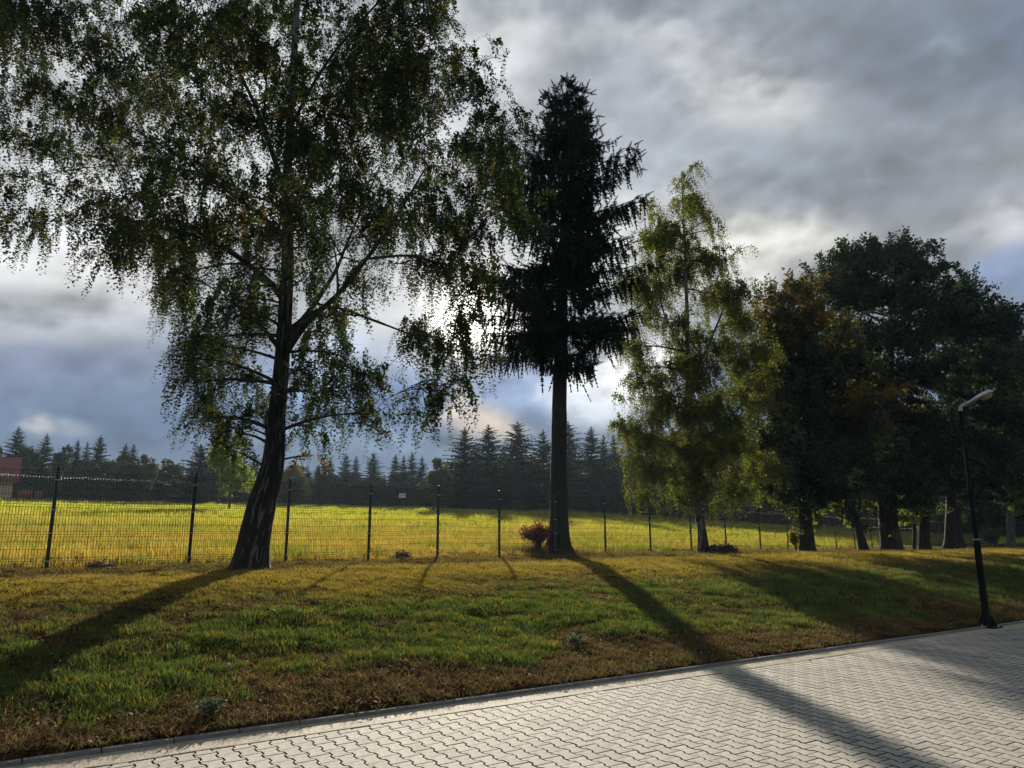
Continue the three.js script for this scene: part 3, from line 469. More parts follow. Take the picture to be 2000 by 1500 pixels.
  growTree({
    seed: 103, name: 'birch_tree', label: 'small slender birch with white trunk and open upright crown right of the spruce', base: b3,
    trunk: [[1372, 1085, 0.21], [1371, 1040, 0.17], [1362, 990, 0.155], [1352, 930, 0.14], [1346, 850, 0.125], [1344, 740, 0.105], [1342, 620, 0.08], [1338, 500, 0.055], [1334, 400, 0.03], [1333, 352, 0.008]],
    bark: barkMat(birchBark(11, 0.03, 0.12), 1, 'birch_bark'), limbMat: std({ name: 'limb_bark', color: rgb(0.055, 0.05, 0.044), roughness: 0.9 }), flare: 0.7,
    limbs: [[[1345, 760, 0, 0.06], [1390, 660, 0.5, 0.045], [1430, 560, 0.9, 0.025]], [[1345, 700, 0, 0.05], [1300, 620, -0.5, 0.035], [1280, 540, -0.9, 0.02]], [[1347, 880, 0, 0.05], [1420, 820, 0.5, 0.035], [1480, 760, 0.9, 0.02]], [[1347, 900, 0, 0.05], [1290, 850, -0.4, 0.03], [1240, 820, -0.6, 0.015]]],
    clumps: [[1333, 348, 20], [1334, 372, 24], [1330, 400, 36], [1295, 430, 36], [1265, 450, 24], [1370, 420, 38], [1280, 500, 44], [1265, 580, 40], [1250, 660, 36], [1255, 720, 34], [1400, 440, 22], [1320, 480, 55], [1390, 500, 50], [1425, 500, 20], [1300, 560, 60], [1370, 580, 66], [1430, 590, 42], [1310, 650, 60], [1390, 660, 70], [1450, 640, 48], [1300, 730, 50], [1370, 740, 62], [1440, 730, 60], [1490, 700, 30], [1260, 760, 28], [1330, 800, 55], [1410, 810, 65], [1470, 800, 45], [1260, 840, 36], [1300, 870, 56], [1370, 880, 66], [1440, 870, 58], [1250, 900, 30], [1238, 850, 30], [1245, 940, 24], [1275, 960, 28], [1310, 975, 26], [1270, 900, 40], [1285, 800, 46], [1330, 900, 50], [1300, 930, 44], [1370, 945, 46], [1420, 940, 48], [1470, 910, 40], [1390, 985, 24], [1225, 775, 14]],
    depth: 1.9, thick: 1.4, fill: 3, jit: 50, droop: 0.7, gap: 0.1, strands: 36, size: 1, leaf: birchSprayFar, leafMat: leafMat(1, 1, 1, 0.6, 'birch_leaf'), colour: birchColour(0.4), wind: 0.12,
  });
}
// the broadleaf trees on the right
{
  const dark = (p, R, tint) => { const b = 0.65 + 0.7 * R(), q = R(); if (tint === 'orange') return q < 0.5 ? [0.2 * b, 0.125 * b, 0.014 * b] : [0.07 * b, 0.075 * b, 0.014 * b]; if (tint === 'mixed') return q < 0.13 ? [0.16 * b, 0.115 * b, 0.014 * b] : [0.045 * b, 0.062 * b, 0.014 * b]; if (tint === 'litLeaf') return [0.15 * b, 0.19 * b, 0.025 * b]; return [0.026 * b, 0.042 * b, 0.012 * b]; };  // the brightest green tint paints sunlight onto the low hanging leaves
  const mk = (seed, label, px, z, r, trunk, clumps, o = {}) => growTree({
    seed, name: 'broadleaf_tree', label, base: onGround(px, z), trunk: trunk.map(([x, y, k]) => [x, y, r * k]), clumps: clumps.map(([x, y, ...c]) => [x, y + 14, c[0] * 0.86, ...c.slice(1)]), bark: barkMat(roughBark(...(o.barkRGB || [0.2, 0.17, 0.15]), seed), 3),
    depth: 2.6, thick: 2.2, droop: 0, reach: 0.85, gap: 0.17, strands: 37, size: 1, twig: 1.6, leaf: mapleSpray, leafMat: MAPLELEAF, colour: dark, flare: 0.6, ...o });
  mk(201, 'broadleaf tree with orange autumn top beside the small birch', 1578, -34, 0.3, [[1578, 1080, 1.1], [1572, 1000, 0.95], [1562, 900, 0.85], [1562, 780, 0.7], [1570, 660, 0.4], [1570, 570, 0.1]],
    [[1555, 580, 42, , 'orange'], [1520, 610, 40, , 'orange'], [1590, 615, 46, , 'orange'], [1500, 640, 34, , 'orange'], [1560, 660, 60, , 'mixed'], [1620, 680, 55, , 'mixed'], [1500, 690, 42, , 'mixed'], [1530, 740, 70], [1610, 750, 75], [1670, 720, 48, , 'mixed'], [1500, 800, 52], [1570, 820, 80], [1650, 820, 75, , 'mixed'], [1700, 770, 45, , 'orange'], [1500, 870, 55], [1570, 890, 75], [1650, 900, 75], [1480, 920, 42, , 'litLeaf'], [1530, 950, 46], [1600, 955, 50], [1510, 985, 24, , 'litLeaf'], [1585, 990, 26, , 'litLeaf'], [1640, 965, 36], [1470, 975, 22, , 'litLeaf']]);
  mk(202, 'tall broad tree with the thickest dark trunk, highest of the right-hand row', 1742, -39, 0.46, [[1742, 1076, 1.15], [1734, 1010, 1], [1728, 900, 0.9], [1730, 780, 0.7], [1740, 640, 0.5], [1750, 520, 0.15]],
    [[1620, 540, 42], [1660, 510, 42], [1700, 520, 48], [1740, 500, 46], [1770, 520, 44], [1800, 545, 45], [1610, 590, 38], [1660, 570, 44], [1720, 575, 50], [1790, 590, 50], [1840, 580, 40], [1860, 620, 44], [1650, 650, 40], [1700, 670, 50], [1760, 660, 44], [1820, 660, 55], [1700, 740, 60, , 'mixed'], [1770, 740, 64], [1840, 740, 64], [1720, 820, 66, , 'mixed'], [1790, 830, 66], [1700, 890, 60], [1770, 910, 62], [1830, 880, 55], [1720, 950, 48], [1790, 965, 42], [1665, 975, 26, , 'litLeaf'], [1770, 1000, 22, , 'litLeaf'], [1835, 500, 14], [1720, 478, 16], [1755, 485, 18]], { strands: 33 });
  mk(203, 'slim dark tree trunk curving left between two thicker trunks', 1688, -38, 0.2, [[1688, 1078, 1.1], [1676, 1030, 0.9], [1664, 990, 0.85], [1655, 930, 0.8], [1650, 850, 0.5], [1650, 780, 0.2]], [[1640, 930, 44], [1680, 930, 40], [1650, 870, 56], [1690, 840, 44], [1640, 800, 44], [1620, 985, 20, , 'litLeaf']], { flare: 0.9 });
  mk(204, 'short straight tree trunk standing right of the thickest trunk', 1807, -41.5, 0.23, [[1807, 1076, 1.1], [1806, 1000, 1], [1806, 900, 0.8], [1806, 800, 0.4]], [[1800, 950, 50], [1840, 930, 50], [1810, 880, 56], [1850, 860, 50], [1790, 990, 22, , 'litLeaf']]);
  mk(205, 'tree with flared dark trunk, left one of the close pair', 1855, -43.5, 0.3, [[1855, 1074, 1.1], [1857, 1000, 0.9], [1860, 900, 0.8], [1868, 760, 0.5], [1880, 600, 0.12]], [[1880, 570, 40], [1905, 590, 40], [1880, 640, 52], [1930, 640, 46], [1960, 620, 34], [1965, 660, 40], [1900, 710, 60], [1960, 720, 60], [1880, 790, 60], [1950, 800, 66], [1880, 870, 60], [1860, 940, 52], [1920, 910, 56], [1895, 545, 18], [1880, 980, 26]]);
  mk(206, 'tree with pale-edged trunk, right one of the close pair', 1876, -46.5, 0.25, [[1876, 1072, 1.15], [1868, 1010, 0.95], [1866, 900, 0.8], [1890, 760, 0.4]], [[1920, 860, 60], [1960, 880, 56], [1900, 930, 50], [1950, 940, 48], [1910, 790, 56]]);
  mk(207, 'tree with grey trunk at the right edge, farthest of the row', 1975, -52, 0.25, [[1975, 1064, 1.1], [1973, 1000, 0.95], [1974, 900, 0.8], [1990, 760, 0.4]], [[1990, 680, 46], [2010, 740, 66], [1990, 820, 66], [2020, 880, 60], [1985, 920, 46], [1960, 975, 28, , 'litLeaf'], [2000, 970, 24, , 'litLeaf'], [2060, 800, 80]], { barkRGB: [0.42, 0.4, 0.38] });
  for (const [seed, px, z, label] of [[208, 1785, -41, 'thin sapling stem, left one of two in front of the short trunk'], [209, 1797, -41.2, 'thin sapling stem, right one of two in front of the short trunk']])
    mk(seed, label, px, z, 0.085, [[px, 1078, 1.2], [px + 1, 1030, 1], [px - 2, 960, 0.8], [px + 2, 900, 0.4]], [[px - 8, 990, 18, 0.2, 'litLeaf'], [px + 4, 960, 26, 0, 'litLeaf'], [px, 920, 30]], { flare: 0.2 });
}
// spruce with hanging twigs behind the fence
{
  const z0 = -25.6, base = onGround(1092, z0), R = rngOf(301), root = thing('spruce_tree', 'tall dark spruce with bare lower trunk and hanging twigs at the fence', 'tree', base);
  const at = (px, py, dz = 0) => atZ(px, py, z0 + dz).sub(base), tp = [[1092, 1062, 0.42], [1092, 1020, 0.32], [1091, 940, 0.29], [1092, 860, 0.275], [1093, 760, 0.255], [1096, 660, 0.235], [1098, 560, 0.2], [1102, 440, 0.16], [1105, 330, 0.11], [1108, 240, 0.065], [1107, 155, 0.015]];
  const pts = smooth(tp.map(([x, y], k) => k ? at(x, y) : V(0, -0.1, 0)), 60), rad = pts.map((_, k) => { const t = k / 60 * (tp.length - 1), i = Math.min(Math.floor(t), tp.length - 2); return lerp(tp[i][2], tp[i + 1][2], t - i); });
  const trunk = new MB(); trunk.tube(pts, rad, 14, flare(4, 0.75)); const g = trunk.geo(true), uv = g.attributes.uv; for (let i = 0; i < uv.count; i++) uv.setY(i, uv.getY(i) / 17);
  part('trunk', g, barkMat(roughBark(0.17, 0.145, 0.135, 31, 22), 6, 'spruce_bark'), root);
  const pxm = -z0 * cp / F, limbs = new MB(), needles = new Copies();
  // needle spray: a twig with short side shoots, three crossed rows
  const ns = new MB(); for (let k = 0; k < 13; k++) for (let q = 0; q < 2; q++) { const y = k / 13, a = q * 3.14 + k * 1.9, w = 0.13 * (1 - y * 0.75), dx = Math.cos(a), dz = Math.sin(a), n = V(-dz, 0.3, dx).normalize(), i = [[dx * 0.004, y, dz * 0.004], [dx * w, y + 0.1, dz * w], [dx * 0.004, y + 0.11, dz * 0.004]].map((p) => ns.vert(p[0], p[1], p[2], n.x, n.y, n.z)); ns.tri(i[0], i[1], i[2]); }
  { const s = ns.p.length / 3; ns.tube([V(0, 0, 0), V(0, 1.05, 0)], [0.02, 0.006], 3, null, false); }
  const spray1 = ns.geo(true), P = V(), D = V();
  const reachAt = [[150, 2], [170, 12], [200, 36], [235, 54], [275, 62], [310, 104], [360, 140], [420, 150], [500, 156], [600, 160], [650, 140], [690, 110], [720, 70]];
  for (let py = 158; py < 722; py += py < 260 ? 8 : py > 640 ? 17 : 12) {
    const nb = py < 200 ? 2 : py < 260 ? 3 : py > 640 ? 4 : 5, c = at(table(tp.map((t) => [-t[1], t[0]]).reverse().sort((a, b) => a[0] - b[0]), -py), py), R0 = table(reachAt, py) * pxm;
    for (let k = 0; k < nb; k++) {
      const a = R() * 6.283; if (py > 260 && noise(Math.cos(a) * 2.6 + 3, py * 0.018, Math.sin(a) * 2.6) > 0.28) continue;
      const L = R0 * (0.55 + 0.72 * R()) * (R() < 0.2 ? 0.6 : 1), up = (py < 300 ? lerp(1.2, 0.5, (py - 150) / 150) : lerp(0.5, -0.3, clamp((py - 300) / 400))) + (R() - 0.5) * 0.5, dx = Math.cos(a), dz = Math.sin(a);
      const p0 = c.clone(), p1 = c.clone().add(V(dx * L * 0.55, up * L * 0.5 - 0.03 * L, dz * L * 0.55)), p2 = c.clone().add(V(dx * L, up * L * 0.62 + 0.12 * L, dz * L)), br = bez(p0, p1, p2, 8), r = 0.012 + 0.02 * L * 0.5;
      limbs.tube(br, br.map((_, i) => lerp(r, 0.005, i / 8)), 5, null, false);
      const bl = Math.round(L * 4.2) + 2;
      for (let i = 0; i < bl; i++) {
        const t = clamp((i + R()) / bl, L > 1.5 ? 0.2 : 0.05, 1), u = 1 - t, sd = i & 1 ? 1 : -1, sl = (0.12 + 0.3 * R()) * Math.min(1.3, 0.4 + L * 0.4) * (1.15 - 0.6 * t), q0 = V(u * u * p0.x + 2 * u * t * p1.x + t * t * p2.x, u * u * p0.y + 2 * u * t * p1.y + t * t * p2.y, u * u * p0.z + 2 * u * t * p1.z + t * t * p2.z), q1 = q0.clone().add(V((dx * 0.6 - dz * sd) * sl * 1.5, (R() - 0.62) * sl * 1.3, (dz * 0.6 + dx * sd) * sl * 1.5));
        limbs.tube([q0, q1], [0.008, 0.004], 3, null, false);
        const ks = 2 + Math.round(sl * 7);
        for (let j = 0; j < ks; j++) {
          P.lerpVectors(q0, q1, (j + R()) / ks); const bb = 0.7 + 0.6 * R(), young = py < 260;
          D.set((R() - 0.5) * 0.7 + dx * 0.25, young ? 0.4 - 0.7 * R() : -0.7 - 1.1 * R(), (R() - 0.5) * 0.7 + dz * 0.25);
          needles.along(P, D, R() * 6.28, 0.6 + 0.5 * R(), [0.013 * bb, 0.021 * bb, 0.012 * bb], young ? 0.1 + 0.2 * clamp((py - 150) / 100) + 0.08 * R() : (0.25 + 0.55 * R() * R() + (R() < 0.08 ? 0.5 : 0)) * (0.75 + 0.25 * Math.min(1, L)));
        }
        D.subVectors(q1, q0); D.y += 0.1; needles.along(q1, D, R() * 6.28, 0.7, [0.015, 0.025, 0.014], 0.08 + 0.18 * clamp((py - 150) / 100));
      }
      D.set(dx, py < 300 ? 1.1 : 0.45, dz); needles.along(p2, D, R() * 6.28, 0.7, [0.016, 0.026, 0.014], 0.2 + 0.16 * clamp((py - 150) / 100));
      for (const q of [-0.8, 0.8]) { D.set(dx - dz * q, 0.45, dz + dx * q); needles.along(br[7], D, R() * 6.28, 0.6, [0.016, 0.026, 0.014], 0.1 + 0.2 * clamp((py - 150) / 100)); }
    }
  }
  // the long low branches that show against the bright sky
  for (const q of [[[1094, 705, 0], [1060, 690, 0.1], [1010, 698, 0.3], [960, 695, 0.4]], [[1094, 725, 0], [1065, 700, -0.3], [1040, 660, -0.5], [1000, 645, -0.7]], [[1096, 680, 0], [1075, 650, 0.2], [1064, 620, 0.4]], [[1098, 700, 0], [1130, 690, 0.3], [1165, 660, 0.5], [1210, 650, 0.7]], [[1098, 655, 0], [1150, 640, -0.3], [1200, 636, -0.5], [1240, 640, -0.6]]]) {
    const b = smooth(q.map((p) => at(...p)), 14); limbs.tube(b, b.map((_, i) => lerp(0.055, 0.01, i / 14)), 6, null, false);
    for (let i = 5; i <= 14; i++) for (let k = 0; k < 5; k++) { P.copy(b[i]).add(V((R() - 0.5) * 0.2, 0, (R() - 0.5) * 0.2)); D.set((R() - 0.5) * 0.5, -1, (R() - 0.5) * 0.5); needles.along(P, D, R() * 6.28, 0.6, [0.02, 0.03, 0.016], 0.35 + 0.5 * R()); }
  }
  part('branches', limbs.geo(true), std({ name: 'spruce_branch', color: rgb(0.045, 0.034, 0.028), roughness: 0.95 }), root, 'stuff');
  needles.build('crown', spray1, leafMat(1, 1, 1, 0.12, 'spruce_needles'), root); console.log('spruce', needles.count);
}
//@@REST2
// ------------------------------------------------------------------ wood beyond the meadow
function spruceCrown(seed, slim) {
  const R = rngOf(seed), m = new MB(), lv = 26;
  for (let k = 0; k < lv; k++) {
    const t = k / (lv - 1), y = 0.08 + 0.9 * Math.pow(t, 0.92), prof = Math.pow(1 - t, 0.8) * (1 - 0.35 * Math.exp(-t * 16)) * (0.82 + 0.36 * R()), nf = Math.round(lerp(13, 5, t));
    for (let f = 0; f < nf; f++) {
      const a = (f + R() * 0.8) / nf * 6.283 + k * 1.7, L = slim * prof * (0.6 + 0.6 * R()) + 0.012, w = L * 0.26 + 0.012, dx = Math.cos(a), dz = Math.sin(a), dr = lerp(0.42, -0.7, t) * L, yy = y + (R() - 0.5) * 0.03;
      const sp = (q) => V(dx * L * q, yy - dr * q * (1.25 - 0.55 * q * q), dz * L * q);
      // the bough: pairs of pointed shoots along a spine, hanging a little
      for (let i = 0; i < 5; i++) { const q0 = i / 5, q1 = (i + 1.15) / 5, c0 = sp(q0), c1 = sp(Math.min(q1, 1.05)); for (const sd of [-1, 1]) { const e = c0.clone().lerp(c1, 0.9), ww = w * (1 - q0 * 0.75) * (0.7 + 0.6 * R()); e.x += -dz * sd * ww; e.z += dx * sd * ww; e.y -= ww * (0.35 + 0.5 * R()); const n = V(-dz * sd * 0.4, 0.8, dx * sd * 0.4).normalize(), v = [c0, c1, e].map((p) => m.vert(p.x, p.y, p.z, n.x, n.y, n.z)); m.tri(v[0], v[1], v[2]); } }
    }
  }
  m.tube([V(0, 0.93, 0), V(0, 1.0, 0)], [0.006, 0.001], 3, null, false);
  return m.geo(true);
}
function leafCrown(seed, n, lumps) {
  const R = rngOf(seed), m = new MB(), L = []; for (let k = 0; k < lumps; k++) { const a = R() * 6.283, y = 0.3 + 0.62 * R(), r = (0.34 * Math.sin(Math.PI * clamp((y - 0.12) / 0.95)) + 0.04) * Math.sqrt(R()); L.push([Math.cos(a) * r, y, Math.sin(a) * r, 0.1 + 0.08 * R()]); }
  for (let k = 0; k < n; k++) {
    const l = L[k % lumps], d = V(R() * 2 - 1, R() * 2 - 1, R() * 2 - 1).normalize(), q = l[3] * (0.55 + 0.5 * R()), p = V(l[0] + d.x * q, l[1] + d.y * q, l[2] + d.z * q), s = 0.022 + 0.02 * R();
    const a = V(R() - 0.5, R() - 0.5, R() - 0.5).normalize(), b = V().crossVectors(a, d).normalize(), n2 = d;
    const v = [[a, s], [b, s * 0.6], [a, -s], [b, -s * 0.6]].map(([e, f]) => m.vert(p.x + e.x * f, p.y + e.y * f, p.z + e.z * f, n2.x, n2.y, n2.z)); m.i.push(v[0], v[1], v[2], v[0], v[2], v[3]);
  }
  return m.geo(true);
}
const stemG = (() => { const m = new MB(); m.tube([V(0, -0.02, 0), V(0, 0.3, 0), V(0, 0.95, 0)], [0.02, 0.014, 0.003], 6, null, false); return m.geo(); })();
const SPR = [spruceCrown(1, 0.26), spruceCrown(2, 0.29), spruceCrown(3, 0.23), spruceCrown(4, 0.32)], DEC = [leafCrown(11, 2600, 16), leafCrown(12, 2600, 22), leafCrown(13, 2600, 12)];
const SPRM = leafMat(0.03, 0.045, 0.022, 0.2, 'far_spruce_needles'), stemM = std({ name: 'far_bark', color: rgb(0.07, 0.055, 0.045), roughness: 1 });
const DECM = { olive: leafMat(0.07, 0.075, 0.02, 0.4, 'far_leaf'), green: leafMat(0.06, 0.09, 0.022, 0.4, 'far_leaf'), bright: leafMat(0.2, 0.25, 0.03, 0.5, 'far_leaf'), gold: leafMat(0.2, 0.14, 0.03, 0.45, 'far_leaf'), dark: leafMat(0.035, 0.045, 0.018, 0.25, 'far_leaf') };
{
  const protos = {};
  const far = (kind, px, top, hw, z, label, category = 'tree') => {
    const b = onGround(px, z), tp = atZ(px, top, z), h = tp.y - b.y, w = hw / F * -z * cp, spruce = kind[0] === 'S', key = kind, name = spruce ? 'spruce_tree' : 'broadleaf_tree';
    let g;
    if (protos[key]) { g = protos[key].clone(); g.name = numbered(name); scene.add(g); g.userData = {}; g.position.copy(b); tag(g, label, category); }
    else { g = protos[key] = thing(name, label, category, b); const [, i, m] = kind.split(' '); part('trunk', stemG, stemM, g); part('crown', (spruce ? SPR : DEC)[+i], spruce ? SPRM : DECM[m], g); }
    const hw0 = spruce ? [0.24, 0.27, 0.21, 0.3][+kind.split(' ')[1]] * 0.8 : 0.4; g.scale.set(w / hw0, h, w / hw0); g.rotation.y = px * 1.7; return g;
  };
  for (const a of [
    ['S 0', 18, 832, 34, -92, 'tall dark spruce rising directly behind the red roof'], ['D 0 dark', -22, 870, 34, -94, 'dark broadleaf crown cut by the left picture edge behind the house'], ['D 1 dark', 48, 872, 36, -95, 'dark round tree in the gap between two spruces right of the red roof'],
    ['S 1', 76, 846, 30, -96, 'dark spruce right of the red-roofed house, next after the tallest'], ['D 2 dark', 102, 868, 30, -98, 'dark broadleaf tree leaning against the spruce right of the house'],
    ['S 0', 139, 857, 20, -94, 'left spruce of the group of three above the first fence post'], ['S 2', 158, 861, 18, -96, 'middle spruce of the group of three above the first fence post'], ['S 3', 183, 849, 30, -92, 'right and tallest spruce of the group of three above the first fence post'],
    ['S 0', 234, 865, 26, -96, 'left spruce of the pair with an olive tree beside it'], ['S 2', 250, 866, 24, -95, 'right spruce of the pair with an olive tree beside it'], ['D 0 olive', 272, 888, 26, -97, 'olive broadleaf tree right of the spruce pair'], ['D 1 dark', 208, 900, 22, -100, 'low dark tree filling the gap left of the spruce pair'], ['D 1 dark', 296, 906, 22, -102, 'low dark tree at the end of the row right of the olive tree'],
    ['D 2 olive', 330, 896, 32, -108, 'olive tree left of the broad dark spruce near the big birch'], ['S 3', 383, 866, 44, -104, 'broad dark spruce left of the big birch trunk'], ['D 1 green', 425, 880, 34, -106, 'green broadleaf tree behind the bright yellow-green one'], ['D 0 bright', 447, 848, 44, -70, 'bright yellow-green young tree standing in the meadow left of the big birch'],
    ['S 1', 492, 884, 26, -112, 'spruce hidden mostly by the big birch trunk'], ['D 2 gold', 580, 904, 40, -106, 'golden-topped broadleaf tree right of the big birch trunk'], ['D 1 olive', 560, 930, 50, -100, 'low olive tree at the meadow edge behind the third fence post'],
    ['S 2', 619, 908, 16, -122, 'small spruce right of the golden-topped tree'], ['S 0', 641, 892, 20, -122, 'narrow spruce left of the pair before the hanging birch twigs'], ['S 3', 672, 886, 26, -120, 'middle spruce with wide lower boughs left of the hanging birch twigs'], ['S 2', 692, 889, 18, -123, 'thin pointed spruce just left of the tree under the hanging twigs'],
    ['S 3', 726, 882, 32, -116, 'spruce directly under the lowest hanging birch twigs'], ['S 0', 770, 886, 22, -120, 'left one of three close spruces right of the hanging twigs'], ['S 2', 786, 888, 18, -121, 'middle one of three close spruces right of the hanging twigs'], ['S 0', 802, 881, 22, -119, 'right one of three close spruces right of the hanging twigs'], ['S 1', 822, 890, 24, -118, 'spruce between the three close ones and the bushy dark tree'],
    ['D 0 olive', 846, 896, 40, -88, 'bushy dark tree in front of the wood beside the white sign'], ['D 2 green', 880, 915, 24, -100, 'low green tree between the bushy tree and the tall spruces'],
    ['S 1', 906, 833, 58, -104, 'first of the three tallest spruces left of the near spruce trunk'], ['S 0', 953, 828, 56, -104, 'second of the three tallest spruces left of the near spruce trunk'], ['S 3', 1011, 822, 66, -102, 'third and broadest of the three tallest spruces left of the near spruce trunk'], ['S 2', 930, 872, 26, -112, 'lower spruce between the first and second tallest'], ['S 0', 982, 868, 30, -112, 'lower spruce between the second and third tallest'],
    ['S 1', 1062, 838, 48, -106, 'spruce just left of the near spruce trunk'], ['S 0', 1112, 822, 50, -106, 'spruce peaking just right of the near spruce trunk'], ['S 0', 1158, 832, 46, -108, 'first of three spruces between the near spruce trunk and small birch'], ['S 2', 1182, 846, 24, -110, 'second of three spruces between the near spruce trunk and small birch'], ['S 2', 1203, 846, 26, -110, 'third of three spruces between the near spruce trunk and small birch'],
    ['S 1', 1240, 856, 36, -106, 'spruce showing through the left fringe of the small birch'], ['S 3', 1290, 850, 44, -104, 'broad spruce behind the crown of the small birch'], ['S 0', 1345, 846, 40, -104, 'spruce behind the white trunk of the small birch'],
    ['D 1 dark', 1935, 930, 52, -56, 'dark bush behind the street lamp at the right end of the fence', 'bush'],
  ]) far(...a);
  // the mass of the wood behind, and the scrub at its foot
  const R = rngOf(9), wood = new Copies(), mixed = new Copies(), scrub = new Copies();
  for (let px = -500; px < 3000; px += 17) for (let row = 0; row < 3; row++) {
    const right = sstep(1180, 1400, px), left = sstep(330, 250, px), z = -(lerp(122, 92, right) - 16 * left + row * 11 + R() * 6), x = px + (R() - 0.5) * 26, b = onGround(x, z), h = lerp(lerp(6, 8.2, sstep(860, 1000, px)), 12, right) * (0.75 + 0.4 * R()), w = h * (0.95 + 0.6 * R()), k = 0.8 + 0.4 * R();
    (R() < 0.45 ? mixed : wood).euler(b, 0, R() * 6.28, 0, w, h, w, [0.03 * k, 0.043 * k, 0.021 * k]);
  }
  for (let px = -500; px < 3000; px += 11) { const right = sstep(1180, 1400, px), left = sstep(330, 250, px), z = -(lerp(112, 88, right) - 14 * left + R() * 9), b = onGround(px + (R() - 0.5) * 16, z), h = 2.2 + 2.6 * R(), k = 0.7 + 0.6 * R(); b.y -= h * 0.16; scrub.euler(b, 0, R() * 6.28, 0, h * 1.1, h, h * 1.1, [0.042 * k, 0.046 * k, 0.018 * k]); }
  tag(mixed.build('mixed_wood', DEC[0], leafMat(1, 1, 1, 0.35, 'far_leaf'), scene), 'broadleaf trees mixed into the dark wood behind the meadow', 'wood', null, 'stuff');
  tag(wood.build('spruce_wood', SPR[1], leafMat(1, 1, 1, 0.15, 'far_spruce_needles'), scene), 'dark spruce wood closing the view behind the meadow', 'wood', null, 'stuff');
  tag(scrub.build('scrub', DEC[1], leafMat(1, 1, 1, 0.3, 'far_leaf'), scene), 'low dark scrub along the foot of the wood behind the meadow', 'scrub', null, 'stuff');
}

